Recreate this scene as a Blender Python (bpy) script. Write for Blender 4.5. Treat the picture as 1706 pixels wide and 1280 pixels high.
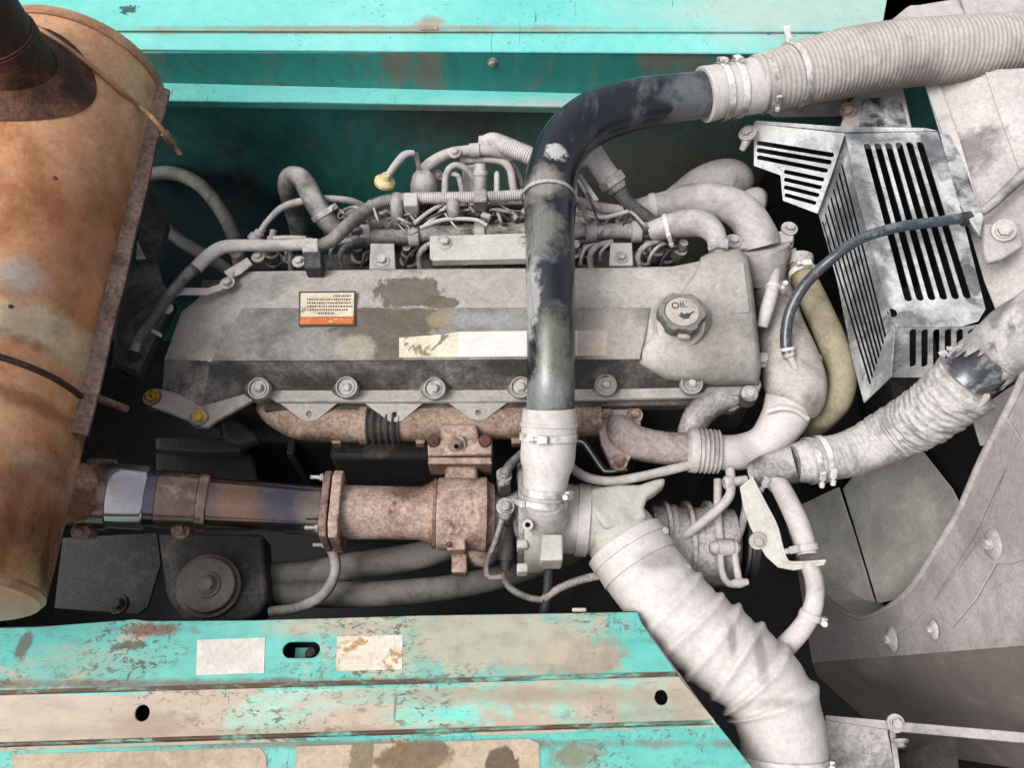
import bpy, bmesh, math, random
from mathutils import Vector, Matrix, noise as pnoise
from mathutils.geometry import tessellate_polygon

for o in list(bpy.data.objects):
    bpy.data.objects.remove(o)
scn = bpy.context.scene
COL = scn.collection
R = math.radians
rnd = random.Random(11)

# ------------------------------------------------------------------ camera
TILT = R(28.0)          # looking down, 28 degrees off straight down
DIST = 1.40             # metres from the lens to the valve cover
FPX = 1405.0            # focal length in pixels of a 1706 px wide frame
CAMP = Vector((0, -DIST * math.sin(TILT), DIST * math.cos(TILT)))
FWD = Vector((0, math.sin(TILT), -math.cos(TILT)))
UPV = Vector((0, math.cos(TILT), math.sin(TILT)))
cd = bpy.data.cameras.new('camera')
cam = bpy.data.objects.new('camera', cd)
COL.objects.link(cam)
cam.location = CAMP
cam.rotation_euler = (TILT, 0, 0)
cd.sensor_width = 36.0
cd.lens = 36.0 * FPX / 1706.0
cd.clip_start = 0.02
cd.clip_end = 100
scn.camera = cam

# ------------------------------------------------------------------ sky, sun, exposure
SUN_EL, SUN_AZ = R(56), R(-112)      # azimuth measured from +Y towards +X, light comes from there
world = bpy.data.worlds.new('World')
scn.world = world
world.use_nodes = True
wn = world.node_tree
wn.nodes.clear()
sky = wn.nodes.new('ShaderNodeTexSky')
sky.sky_type = 'NISHITA'
sky.sun_disc = False
sky.sun_elevation = SUN_EL
sky.sun_rotation = SUN_AZ
sky.air_density = 1.0
sky.dust_density = 6.0
sky.ozone_density = 1.0
hs = wn.nodes.new('ShaderNodeHueSaturation')
hs.inputs['Saturation'].default_value = 0.25
bg = wn.nodes.new('ShaderNodeBackground')
bg.inputs['Strength'].default_value = 0.15
wo = wn.nodes.new('ShaderNodeOutputWorld')
wn.links.new(sky.outputs[0], hs.inputs['Color'])
wn.links.new(hs.outputs[0], bg.inputs['Color'])
wn.links.new(bg.outputs[0], wo.inputs[0])
sd = bpy.data.lights.new('sun', 'SUN')
sd.energy = 1.0
sd.angle = R(30)
sd.color = (1.0, 0.985, 0.97)
sun = bpy.data.objects.new('sun', sd)
COL.objects.link(sun)
dirv = Vector((math.sin(SUN_AZ) * math.cos(SUN_EL), math.cos(SUN_AZ) * math.cos(SUN_EL), math.sin(SUN_EL)))
sun.rotation_euler = dirv.to_track_quat('Z', 'Y').to_euler()
scn.view_settings.view_transform = 'Standard'
scn.view_settings.look = 'None'
scn.view_settings.exposure = 0.42
scn.view_settings.gamma = 1.0
scn.view_settings.use_curve_mapping = False
scn.render.engine = 'CYCLES'
scn.cycles.max_bounces = 6
scn.cycles.diffuse_bounces = 4
scn.cycles.glossy_bounces = 3
scn.cycles.use_denoising = True

# ------------------------------------------------------------------ measuring the place: a photo position at a known height is a point
def ray(px, py):
    return (FWD + Vector(((px - 853) / FPX, 0, 0)) + UPV * ((640 - py) / FPX))
def W(px, py, z):
    d = ray(px, py)
    return CAMP + d * ((z - CAMP.z) / d.z)
def dep(p):
    return (Vector(p) - CAMP).dot(FWD)
def S(p):
    return dep(p) / FPX            # metres per photo pixel at that distance
class Pl:                          # a plane through three points
    def __init__(s, a, b, c):
        s.p = Vector(a); s.n = (Vector(b) - s.p).cross(Vector(c) - s.p).normalized()
        if s.n.dot(CAMP - s.p) < 0: s.n = -s.n
    def at(s, px, py):
        d = ray(px, py)
        return CAMP + d * ((s.p - CAMP).dot(s.n) / d.dot(s.n))
def plane_x(x):
    return Pl((x, 0, 0), (x, 1, 0), (x, 0, 1))
def plane_y(y):
    return Pl((0, y, 0), (1, y, 0), (0, y, 1))

# ------------------------------------------------------------------ materials
MATS = {}
def lin(r, g, b):
    f = lambda c: (c / 255 / 12.92) if c / 255 <= 0.04045 else ((c / 255 + 0.055) / 1.055) ** 2.4
    return (f(r), f(g), f(b), 1)
def nd(t, kind, **kw):
    n = t.nodes.new(kind)
    for k, v in kw.items():
        if k in n.inputs.keys(): n.inputs[k].default_value = v
        else: setattr(n, k, v)
    return n
def ramp(t, src, lo, hi, a=(0, 0, 0, 1), b=(1, 1, 1, 1)):
    r = t.nodes.new('ShaderNodeValToRGB')
    r.color_ramp.elements[0].position = lo; r.color_ramp.elements[0].color = a
    r.color_ramp.elements[1].position = hi; r.color_ramp.elements[1].color = b
    t.links.new(src, r.inputs[0])
    return r.outputs[0]
def mixc(t, fac, a, b, mode='MIX'):
    m = t.nodes.new('ShaderNodeMix'); m.data_type = 'RGBA'; m.blend_type = mode
    for i, v in ((0, fac), (6, a), (7, b)):
        if isinstance(v, (int, float)): m.inputs[i].default_value = v
        elif isinstance(v, tuple): m.inputs[i].default_value = v
        else: t.links.new(v, m.inputs[i])
    return m.outputs[2]
def mth(t, op, a, b=0.0):
    m = t.nodes.new('ShaderNodeMath'); m.operation = op; m.use_clamp = (op in ('ADD', 'MULTIPLY', 'SUBTRACT'))
    for i, v in ((0, a), (1, b)):
        if isinstance(v, (int, float)): m.inputs[i].default_value = v
        else: t.links.new(v, m.inputs[i])
    return m.outputs[0]
def new_mat(name):
    m = bpy.data.materials.new(name); m.use_nodes = True
    t = m.node_tree; t.nodes.clear()
    b = t.nodes.new('ShaderNodeBsdfPrincipled'); o = t.nodes.new('ShaderNodeOutputMaterial')
    t.links.new(b.outputs[0], o.inputs[0])
    MATS[name] = m
    return m, t, b
def coords(t, stretch=None):
    g = t.nodes.new('ShaderNodeNewGeometry')     # position in the place, metres
    if stretch:
        mp = t.nodes.new('ShaderNodeMapping'); mp.inputs['Scale'].default_value = stretch
        t.links.new(g.outputs['Position'], mp.inputs['Vector'])
        return mp.outputs[0], g
    return g.outputs['Position'], g
def noise(t, vec, scale, detail=6, rough=0.6, dist=0.0):
    n = nd(t, 'ShaderNodeTexNoise', Scale=scale, Detail=detail, Roughness=rough, Distortion=dist)
    t.links.new(vec, n.inputs['Vector'])
    return n.outputs['Fac']
def stain(t, pos, c, ctr, rad, col, soft=.12, amp=.9, nscale=22, power=.9, ax=(1, 1, 0)):
    """a blotch with its own ragged outline round a spot of the place; ctr, rad in metres; ax picks the axes it spreads over"""
    sub = t.nodes.new('ShaderNodeVectorMath'); sub.operation = 'SUBTRACT'; sub.inputs[1].default_value = tuple(ctr)
    t.links.new(pos, sub.inputs[0])
    sc = t.nodes.new('ShaderNodeVectorMath'); sc.operation = 'MULTIPLY'
    sc.inputs[1].default_value = tuple((1 / r) * a for r, a in zip(rad, ax))
    t.links.new(sub.outputs[0], sc.inputs[0])
    ln = t.nodes.new('ShaderNodeVectorMath'); ln.operation = 'LENGTH'; t.links.new(sc.outputs[0], ln.inputs[0])
    n = noise(t, pos, nscale, 8, .68, .4)
    m = t.nodes.new('ShaderNodeMath'); m.operation = 'MULTIPLY_ADD'
    t.links.new(n, m.inputs[0]); m.inputs[1].default_value = amp * 2.2
    t.links.new(ln.outputs['Value'], m.inputs[2])
    f = ramp(t, mth2(t, 'MULTIPLY', m.outputs[0], .25), .25 * (1 + amp * 1.1 - soft), .25 * (1 + amp * 1.1 + soft), (power,) * 3 + (1,), (0, 0, 0, 1))
    return mixc(t, f, c, col)
def mth2(t, op, a, b):
    m = t.nodes.new('ShaderNodeMath'); m.operation = op
    for i, v in ((0, a), (1, b)):
        if isinstance(v, (int, float)): m.inputs[i].default_value = v
        else: t.links.new(v, m.inputs[i])
    return m.outputs[0]
def spot(px, py, z, rx, ry, col, **kw):
    """blotch measured in the photo on a surface at height z"""
    p = W(px, py, z); s = S(p)
    return dict(ctr=p, rad=(rx * s, ry * s / math.cos(TILT), 1), col=col, **kw)
def worn(name, base, dust, dlo=0.35, dhi=0.65, scale=9, rough=0.75, metal=0.0, bump=0.25, up=0.5, third=None, tlo=0.6, thi=0.7,
         tscale=14, speck=0.35, stretch=None, fine=160, spec=0.3, stains=(), mottle=.09):
    """base colour under a layer of settled dust (more on what faces up), a third colour in blotches, fine mottling"""
    m, t, b = new_mat(name)
    v, g = coords(t, stretch)
    n1 = noise(t, v, scale, 12, 0.68, 0.4)
    sx = t.nodes.new('ShaderNodeSeparateXYZ'); t.links.new(g.outputs['Normal'], sx.inputs[0])
    f = mth(t, 'ADD', n1, 0.0)
    mm = t.nodes.new('ShaderNodeMath'); mm.operation = 'MULTIPLY_ADD'
    t.links.new(sx.outputs['Z'], mm.inputs[0]); mm.inputs[1].default_value = up * 0.3
    t.links.new(n1, mm.inputs[2])
    mid = (dlo + dhi) / 2 + up * .12; half = (dhi - dlo) * .3
    fac = ramp(t, mm.outputs[0], mid - half, mid + half)
    c = mixc(t, fac, base, dust)
    if third:
        n2 = noise(t, v, tscale, 8, 0.68, 0.6)
        c = mixc(t, ramp(t, n2, tlo, thi), c, third)
    for st in stains: c = stain(t, g.outputs['Position'], c, **st)
    n3 = noise(t, v, fine, 4, 0.7)
    dark = ramp(t, n3, 0.38, 0.55, (1 - speck, 1 - speck, 1 - speck, 1), (1, 1, 1, 1))
    c = mixc(t, 1.0, c, dark, 'MULTIPLY')
    n4 = noise(t, v, 30, 10, .78, 1.2)
    c = mixc(t, 1.0, c, ramp(t, n4, .41, .58, (1 - mottle,) * 3 + (1,), (1.06, 1.06, 1.06, 1)), 'MULTIPLY')
    t.links.new(c, b.inputs['Base Color'])
    rr = ramp(t, fac, 0, 1, (rough - 0.18,) * 3 + (1,), (min(1, rough + 0.15),) * 3 + (1,))
    t.links.new(rr, b.inputs['Roughness'])
    b.inputs['Specular IOR Level'].default_value = spec
    if metal:
        inv = ramp(t, fac, 0, 1, (metal,) * 3 + (1,), (0, 0, 0, 1))
        t.links.new(inv, b.inputs['Metallic'])
    if bump:
        hsum = mth2(t, 'ADD', mth2(t, 'MULTIPLY', n3, .6), mth2(t, 'ADD', mth2(t, 'MULTIPLY', n1, 0.5), mth2(t, 'MULTIPLY', n4, .35)))
        bp = nd(t, 'ShaderNodeBump', Strength=min(1, bump * 1.5), Distance=0.004)
        t.links.new(hsum, bp.inputs['Height']); t.links.new(bp.outputs[0], b.inputs['Normal'])
    return m

DUST = lin(180, 174, 171)
worn('grey_cast', lin(112, 107, 102), lin(176, 168, 162), 0.36, 0.62, 9, third=lin(96, 90, 85), tlo=.56, thi=.7, tscale=8, bump=.16, speck=.18, mottle=.14)
worn('dusty_cast', mottle=0.2, base=lin(90, 87, 84), dust=DUST, dlo=0.36, dhi=0.66, scale=7, third=lin(120, 112, 100), tlo=.6, thi=.72, tscale=9, bump=.35)
OILY, OILY2, FRESH = lin(98, 90, 80), lin(112, 106, 98), lin(196, 189, 182)
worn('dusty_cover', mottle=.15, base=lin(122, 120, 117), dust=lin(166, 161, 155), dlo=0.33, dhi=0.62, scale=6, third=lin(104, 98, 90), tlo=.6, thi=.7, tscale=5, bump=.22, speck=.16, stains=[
    spot(680, 490, .006, 62, 30, OILY, soft=.05, amp=.8, nscale=26), spot(735, 505, .01, 30, 14, OILY, soft=.05, amp=.8, nscale=30),
    spot(640, 545, .013, 80, 34, OILY, soft=.1, amp=1.0, nscale=24), spot(700, 540, .013, 45, 30, OILY2, soft=.1, amp=1.0, nscale=30),
    spot(590, 585, .012, 34, 20, lin(150, 142, 128), soft=.2, amp=1.0), spot(430, 560, .01, 90, 30, OILY2, soft=.35, amp=1.2, nscale=14, power=.6),
    spot(1040, 470, .006, 120, 30, FRESH, soft=.4, amp=.6, power=.7), spot(1075, 560, .02, 34, 60, FRESH, soft=.4, amp=.6, power=.7),
    spot(1190, 560, .02, 46, 60, lin(128, 122, 114), soft=.4, amp=1.0, power=.6)])
worn('cover_mid', mottle=.17, base=lin(86, 86, 85), dust=lin(138, 135, 130), dlo=0.36, dhi=0.68, scale=7, third=lin(92, 87, 80), tlo=.58, thi=.7, tscale=6, bump=.22, speck=.18, stains=[
    spot(640, 545, .013, 80, 40, OILY, soft=.1, amp=.8, nscale=24), spot(700, 532, .013, 55, 22, OILY, soft=.1, amp=.9, nscale=30), spot(640, 585, .013, 34, 24, OILY, soft=.1, amp=.9, nscale=30),
    spot(588, 580, .013, 36, 20, lin(158, 150, 136), soft=.2, amp=.7), spot(735, 532, .013, 22, 16, lin(140, 126, 100), soft=.2, amp=.7),
    spot(820, 532, .013, 70, 14, lin(150, 152, 152), soft=.4, amp=.9, power=.7), spot(1030, 560, .013, 50, 60, lin(176, 168, 160), soft=.4, amp=.6, power=.8)])
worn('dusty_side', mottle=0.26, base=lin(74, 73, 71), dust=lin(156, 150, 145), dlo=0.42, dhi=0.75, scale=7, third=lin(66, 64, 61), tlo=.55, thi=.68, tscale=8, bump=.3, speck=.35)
worn('dusty_pale', lin(136, 131, 128), lin(184, 178, 175), 0.34, 0.66, 8, bump=.14, speck=.14)
worn('dusty_white', lin(164, 158, 155), lin(194, 188, 185), 0.35, 0.66, 7, bump=.1, speck=.1, third=lin(150, 142, 136), tlo=.66, thi=.78, tscale=8)
worn('dusty_cream', lin(150, 147, 138), lin(182, 179, 171), 0.3, 0.66, 7, bump=.12, speck=.1, third=lin(138, 128, 110), tlo=.64, thi=.74, tscale=12)
worn('dusty_dark', mottle=0.2, base=lin(62, 60, 58), dust=lin(132, 126, 121), dlo=0.5, dhi=0.85, scale=8, bump=.3)
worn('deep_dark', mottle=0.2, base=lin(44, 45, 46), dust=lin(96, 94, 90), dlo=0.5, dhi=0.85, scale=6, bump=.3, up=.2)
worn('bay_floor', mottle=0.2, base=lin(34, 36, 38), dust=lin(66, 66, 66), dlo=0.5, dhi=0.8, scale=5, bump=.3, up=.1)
worn('rubber_grey', lin(88, 88, 87), lin(170, 165, 160), 0.4, 0.72, 9, bump=.12, speck=.15)
worn('rubber_mid', lin(84, 84, 80), lin(132, 129, 123), 0.4, 0.72, 8, bump=.1, speck=.12)
worn('disc_mid', lin(92, 86, 82), lin(124, 116, 110), 0.4, 0.7, 9, bump=.2, speck=.2)
worn('rubber_dark', lin(48, 50, 52), lin(120, 118, 116), 0.5, 0.85, 8, bump=.12, speck=.15)
worn('rust', mottle=0.3, base=lin(128, 84, 66), dust=lin(186, 152, 134), dlo=0.36, dhi=0.62, scale=11, bump=.45, third=lin(92, 66, 54), tlo=.58, thi=.7, tscale=16, speck=.4)
worn('rust_pale', lin(116, 88, 76), lin(178, 154, 141), 0.34, 0.62, 10, bump=.4, third=lin(104, 70, 56), tlo=.57, thi=.68, tscale=14, speck=.4, mottle=.3)
worn('rust_manifold', mottle=0.28, base=lin(112, 86, 70), dust=lin(164, 142, 126), dlo=0.35, dhi=0.62, scale=9, bump=.45, third=lin(120, 92, 80), tlo=.56, thi=.68, tscale=12, speck=.45)
worn('rust_grey', lin(112, 98, 94), lin(164, 151, 147), 0.36, 0.62, 10, bump=.35, third=lin(110, 84, 74), tlo=.6, thi=.72, tscale=14, speck=.3, mottle=.22)
worn('hose_taupe', lin(126, 118, 114), lin(174, 166, 161), 0.36, 0.66, 6, bump=.14, speck=.14, third=lin(112, 104, 100), tlo=.6, thi=.74, tscale=7, mottle=.12)
worn('rust_dark', mottle=0.3, base=lin(62, 40, 34), dust=lin(112, 76, 62), dlo=0.42, dhi=0.7, scale=14, bump=.6, speck=.4)
worn('rust_flange', mottle=0.3, base=lin(96, 72, 66), dust=lin(150, 124, 114), dlo=0.35, dhi=0.65, scale=18, bump=.6, speck=.45, third=lin(78, 44, 34), tlo=.6, thi=.7)
worn('galvanised', mottle=0.1, base=lin(146, 148, 150), dust=lin(198, 198, 196), dlo=0.34, dhi=0.7, scale=12, rough=.36, metal=.45, bump=.06, third=lin(84, 88, 92), tlo=.58, thi=.76, tscale=10, speck=.2, up=.3, spec=.5, stains=[
    spot(1440, 330, .09, 20, 80, lin(86, 88, 92), soft=.4, amp=1.2, nscale=30, power=.8), spot(1465, 470, .085, 16, 60, lin(110, 110, 110), soft=.4, amp=1.2, nscale=30, power=.8),
    spot(1560, 250, .09, 24, 40, lin(78, 82, 88), soft=.4, amp=1.4, nscale=40, power=.8), spot(1618, 460, .085, 18, 40, lin(96, 96, 96), soft=.3, amp=1.4, nscale=50, power=.85),
    spot(1510, 532, .08, 40, 16, lin(96, 96, 98), soft=.3, amp=1.4, nscale=50, power=.8), spot(1440, 225, .09, 26, 16, lin(92, 96, 98), soft=.3, amp=1.0, power=.8)])
worn('galv_dark', lin(92, 96, 100), lin(176, 176, 176), 0.4, 0.66, 16, rough=.4, metal=.6, bump=.1, third=lin(58, 62, 68), tlo=.55, thi=.68, tscale=9, speck=.25, up=.2, spec=.5)
worn('tape_silver', mottle=0.2, base=lin(148, 144, 142), dust=lin(190, 185, 182), dlo=0.36, dhi=0.62, scale=16, rough=.5, bump=.35, speck=.18, third=lin(118, 115, 113), tlo=.6, thi=.7, tscale=20, stretch=(1, 1, 1))
worn('black_pipe', mottle=0.15, stretch=(2.6, .55, 2.6), base=lin(20, 24, 33), dust=lin(84, 88, 92), dlo=0.5, dhi=0.84, scale=9, rough=.36, bump=.1, up=.2, third=lin(92, 94, 86), tlo=.6, thi=.74, tscale=9, speck=.2, spec=.6, stains=[
    spot(925, 590, .13, 30, 70, lin(104, 106, 94), soft=.3, amp=1.0, nscale=26, power=.8), spot(900, 650, .1, 50, 26, lin(128, 130, 130), soft=.4, amp=1.3, nscale=40, power=.8),
    spot(885, 480, .14, 14, 60, lin(168, 166, 164), soft=.3, amp=1.5, nscale=50, power=.8), spot(905, 300, .16, 34, 26, lin(150, 146, 138), soft=.4, amp=1.0, nscale=30, power=.7),
    spot(905, 380, .15, 34, 44, lin(132, 132, 126), soft=.4, amp=1.2, nscale=30, power=.6), spot(925, 245, .17, 16, 14, lin(190, 188, 184), soft=.2, amp=1.6, nscale=70, power=.8),
    spot(1150, 150, .17, 40, 34, lin(104, 108, 112), soft=.4, amp=1.2, nscale=30, power=.7)])
worn('clamp_steel', lin(140, 138, 136), lin(214, 208, 204), 0.35, 0.65, 18, rough=.45, metal=.35, bump=.15, speck=.2, spec=.5)
worn('bolt_steel', lin(108, 105, 102), lin(182, 177, 172), 0.35, 0.7, 40, rough=.5, metal=.3, bump=.2, speck=.2)
worn('bolt_rust', lin(96, 72, 62), lin(160, 140, 128), 0.4, 0.7, 40, rough=.7, bump=.4, speck=.3)
worn('brass', lin(160, 122, 44), lin(200, 168, 96), 0.4, 0.8, 40, rough=.4, metal=.7, bump=.1, speck=.2)
worn('olive_rubber', lin(98, 92, 72), lin(146, 138, 116), 0.4, 0.66, 9, bump=.12, speck=.15)
worn('tarp_white', mottle=.1, base=lin(178, 172, 168), dust=lin(196, 190, 187), dlo=0.35, dhi=0.6, scale=6, bump=.1, speck=.1, third=lin(166, 156, 151), tlo=.62, thi=.8, tscale=6, stains=[
    spot(1270, 1090, -.06, 10, 40, lin(128, 120, 116), soft=.5, amp=.8, nscale=18, power=.7), spot(1220, 1065, -.06, 8, 26, lin(128, 120, 116), soft=.5, amp=.8, nscale=18, power=.7), spot(1095, 935, -.06, 34, 14, lin(140, 132, 128), soft=.5, amp=.9, power=.7), spot(1300, 1170, -.06, 40, 8, lin(140, 132, 128), soft=.5, amp=.9, power=.6)])
worn('shroud_shaded', lin(118, 110, 105), lin(150, 141, 135), 0.4, 0.7, 6, bump=.15, speck=.15)  # darker copy of the shroud colour: shade of the tilted foot painted in
worn('shroud_dust', lin(164, 157, 155), lin(190, 183, 180), 0.36, 0.62, 5, bump=.25, speck=.18, third=lin(146, 138, 133), tlo=.62, thi=.76, tscale=6, mottle=.1, stains=[
    spot(1635, 220, .14, 38, 34, lin(96, 92, 89), soft=.4, amp=1.2, nscale=36, power=.8)])
worn('blade_grey', lin(170, 168, 161), lin(202, 200, 192), 0.35, 0.65, 6, bump=.1, speck=.12)
worn('cable_black', lin(62, 68, 74), lin(128, 132, 136), 0.5, 0.8, 14, rough=.4, bump=.1, spec=.6)
worn('muffler_skin', lin(196, 134, 92), lin(212, 164, 126), 0.35, 0.65, 5, rough=.36, bump=.08, third=lin(128, 72, 46), tlo=.54, thi=.74, tscale=5, speck=.16, up=.2, spec=.6, metal=.55, mottle=.1, stretch=(1, .8, 1), stains=[
    spot(150, 420, .2, 60, 200, lin(150, 92, 58), soft=.6, amp=.8, nscale=9, power=.7), spot(90, 560, .28, 110, 10, lin(112, 66, 42), soft=.4, amp=1.2, nscale=20, power=.8), spot(40, 640, .3, 90, 14, lin(122, 70, 44), soft=.4, amp=1.2, nscale=18, power=.7),
    spot(60, 520, .3, 120, 34, lin(196, 176, 148), soft=.3, amp=1.0, nscale=16, power=.85), spot(10, 440, .32, 40, 30, lin(168, 158, 150), soft=.3, amp=.9, power=.8),
    spot(120, 570, .26, 40, 26, lin(190, 164, 130), soft=.3, amp=1.0, power=.7), spot(100, 715, .24, 26, 60, lin(196, 170, 138), soft=.4, amp=.9, power=.7),
    spot(20, 740, .3, 30, 26, lin(204, 186, 160), soft=.4, amp=.9, power=.7), spot(90, 860, .22, 70, 110, lin(74, 44, 32), soft=.6, amp=1.1, nscale=10, power=.85), spot(30, 760, .3, 40, 60, lin(140, 84, 54), soft=.6, amp=1.0, nscale=10, power=.7)])  # the wide dark brown blotch paints flank shading together with scorch
worn('muffler_rim', lin(150, 108, 78), lin(190, 152, 118), 0.4, 0.7, 10, rough=.5, bump=.2, speck=.2, spec=.4)
worn('heat_steel', lin(126, 104, 98), lin(176, 152, 142), 0.45, 0.75, 8, rough=.32, metal=.85, bump=.05, mottle=.06, third=lin(112, 78, 58), tlo=.56, thi=.7, tscale=9, speck=.15, spec=.5, up=.1)
worn('heat_bright', lin(184, 180, 184), lin(198, 190, 184), 0.55, 0.85, 8, rough=.3, metal=.9, bump=.0, mottle=.03, third=lin(150, 120, 96), tlo=.56, thi=.8, tscale=7, speck=.04, spec=.5, up=.0)
worn('heat_blue', lin(96, 92, 104), lin(150, 134, 128), 0.5, 0.8, 9, rough=.28, metal=.9, bump=.04, mottle=.06, third=lin(128, 92, 74), tlo=.56, thi=.7, tscale=8, speck=.12, spec=.5, up=.0, stains=[
    spot(390, 850, -.02, 44, 60, lin(150, 116, 96), soft=.5, amp=.9, power=.8), spot(400, 884, -.05, 50, 10, lin(46, 34, 28), soft=.3, amp=.5, power=.9), spot(520, 850, -.05, 20, 50, lin(164, 146, 130), soft=.5, amp=.9, power=.7)])  # the narrow near-black blotch paints the dark inside of a cut slit
worn('yellow_plastic', lin(168, 150, 96), lin(206, 192, 150), 0.4, 0.7, 30, bump=.1, speck=.1)
worn('foam_beige', mottle=0.15, base=lin(160, 141, 120), dust=lin(182, 165, 144), dlo=0.36, dhi=0.64, scale=9, rough=.85, bump=.2, speck=.15, third=lin(150, 132, 110), tlo=.62, thi=.74, tscale=7, stains=[
    spot(835, 1275, -.055, 26, 22, lin(92, 78, 62), soft=.08, amp=.9, nscale=26), spot(690, 1262, -.055, 70, 26, lin(116, 98, 78), soft=.1, amp=1.0, nscale=18), spot(600, 1265, -.055, 18, 40, lin(128, 112, 90), soft=.1, amp=1.0, nscale=26)])

def paint(name, teal, teal2, beige, blo, bhi, bscale, rust_amt=0.62, speck=.2, stretch=(1, 1, 1), rough=.5, stains=()):
    """flaking turquoise paint over beige primer, scratches, rust specks"""
    m, t, b = new_mat(name)
    v, g = coords(t, stretch)
    n0 = noise(t, v, 3.5, 5, .55, .4)
    c = mixc(t, ramp(t, n0, .35, .65), teal, teal2)
    n1 = noise(t, v, bscale, 13, .72, .8)
    bm_ = (blo + bhi) / 2
    fac = ramp(t, n1, bm_ - (bhi - blo) * .3, bm_ + (bhi - blo) * .3)
    c = mixc(t, fac, c, beige)
    for st in stains: c = stain(t, g.outputs['Position'], c, **st)
    v2, _ = coords(t, (4.5, 30, 30))
    n2 = noise(t, v2, 5, 8, .75, 1.0)
    c = mixc(t, mth(t, 'MULTIPLY', ramp(t, n2, rust_amt, rust_amt + .03), .85), c, lin(112, 86, 72))
    n3 = noise(t, v, 120, 5, .72, .6)
    clus = ramp(t, noise(t, v, 7, 4, .6, .5), .46, .6)
    chip = mth(t, 'MULTIPLY', ramp(t, n3, rust_amt - .07, rust_amt - .05), clus)
    c = mixc(t, mth(t, 'MULTIPLY', chip, .85), c, lin(92, 78, 66))
    mp = t.nodes.new('ShaderNodeMapping'); mp.inputs['Rotation'].default_value = (0, 0, .7); mp.inputs['Scale'].default_value = (90, 5, 5)
    t.links.new(g.outputs['Position'], mp.inputs['Vector'])
    scr = ramp(t, noise(t, mp.outputs[0], 1.6, 3, .5, .3), .70, .715)
    c = mixc(t, mth(t, 'MULTIPLY', mth(t, 'MULTIPLY', scr, clus), .7), c, lin(70, 66, 60))
    dk = ramp(t, noise(t, v, 40, 5, .7), .3, .6, (1 - speck,) * 3 + (1,), (1, 1, 1, 1))
    c = mixc(t, 1.0, c, dk, 'MULTIPLY')
    t.links.new(c, b.inputs['Base Color'])
    b.inputs['Roughness'].default_value = rough
    b.inputs['Specular IOR Level'].default_value = .35
    bp = nd(t, 'ShaderNodeBump', Strength=.25, Distance=.002)
    t.links.new(mth(t, 'ADD', n1, n3), bp.inputs['Height']); t.links.new(bp.outputs[0], b.inputs['Normal'])
    return m
TEAL, TEAL2, BEIGE = lin(86, 176, 166), lin(118, 188, 177), lin(172, 157, 140)
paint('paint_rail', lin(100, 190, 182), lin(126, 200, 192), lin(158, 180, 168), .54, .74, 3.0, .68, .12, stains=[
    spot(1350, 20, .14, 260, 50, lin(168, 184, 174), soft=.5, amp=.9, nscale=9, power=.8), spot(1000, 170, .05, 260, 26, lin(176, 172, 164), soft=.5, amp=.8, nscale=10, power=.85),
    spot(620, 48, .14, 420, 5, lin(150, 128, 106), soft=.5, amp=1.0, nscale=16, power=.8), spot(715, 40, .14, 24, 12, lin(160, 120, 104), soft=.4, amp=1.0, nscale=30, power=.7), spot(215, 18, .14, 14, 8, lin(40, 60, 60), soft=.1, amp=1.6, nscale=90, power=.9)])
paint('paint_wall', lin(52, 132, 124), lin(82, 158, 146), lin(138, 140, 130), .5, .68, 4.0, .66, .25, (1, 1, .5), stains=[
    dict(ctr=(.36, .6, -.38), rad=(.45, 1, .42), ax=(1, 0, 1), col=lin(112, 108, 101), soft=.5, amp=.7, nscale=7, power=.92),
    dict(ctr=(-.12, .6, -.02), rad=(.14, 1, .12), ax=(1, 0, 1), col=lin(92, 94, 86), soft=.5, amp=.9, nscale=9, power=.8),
    dict(ctr=(-.72, .6, -.55), rad=(.34, 1, .46), ax=(1, 0, 1), col=lin(26, 36, 42), soft=.35, amp=.5, nscale=6, power=.95)])  # navy blotch: darkness of the low gap behind the muffler painted on
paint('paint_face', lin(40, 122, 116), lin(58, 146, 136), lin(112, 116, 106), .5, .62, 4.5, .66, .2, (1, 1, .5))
paint('paint_sill_a', TEAL, TEAL2, lin(178, 170, 150), .54, .66, 6.0, .61, .2, (.7, 1, 1), stains=[
    spot(960, 1092, -.06, 75, 30, lin(150, 132, 116), soft=.2, amp=1.0, nscale=22), spot(800, 1065, -.06, 210, 50, lin(170, 162, 144), soft=.25, amp=1.3, nscale=13, power=.92),
    spot(560, 1040, -.06, 120, 16, lin(176, 166, 148), soft=.4, amp=1.0, nscale=14, power=.8), spot(620, 1095, -.06, 70, 30, lin(176, 172, 150), soft=.4, amp=1.2, nscale=14, power=.7),
    spot(250, 1048, -.06, 60, 9, lin(126, 84, 72), soft=.3, amp=1.3, nscale=30, power=.8), spot(150, 1105, -.06, 90, 24, lin(128, 170, 156), soft=.4, amp=1.3, nscale=16, power=.8),
    spot(35, 1075, -.06, 12, 20, lin(96, 92, 84), soft=.2, amp=1.0, nscale=40, power=.9), spot(210, 1075, -.06, 26, 7, lin(84, 80, 74), soft=.2, amp=1.4, nscale=60, power=.8),
    spot(500, 1140, -.055, 600, 7, lin(116, 84, 68), soft=.5, amp=1.5, nscale=20, power=.75)])
paint('paint_sill_b', lin(110, 198, 182), lin(150, 196, 180), BEIGE, .36, .5, 4.0, .63, .22, (.5, 1, 1), stains=[
    spot(250, 1205, -.06, 60, 16, lin(140, 124, 104), soft=.4, amp=1.2, nscale=16, power=.8), spot(850, 1160, -.06, 300, 12, lin(150, 136, 116), soft=.5, amp=1.4, nscale=10, power=.8),
    spot(600, 1220, -.06, 600, 8, lin(150, 128, 108), soft=.5, amp=1.4, nscale=14, power=.7), spot(1090, 1180, -.06, 70, 24, lin(150, 146, 130), soft=.5, amp=1.2, nscale=12, power=.7)])
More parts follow.
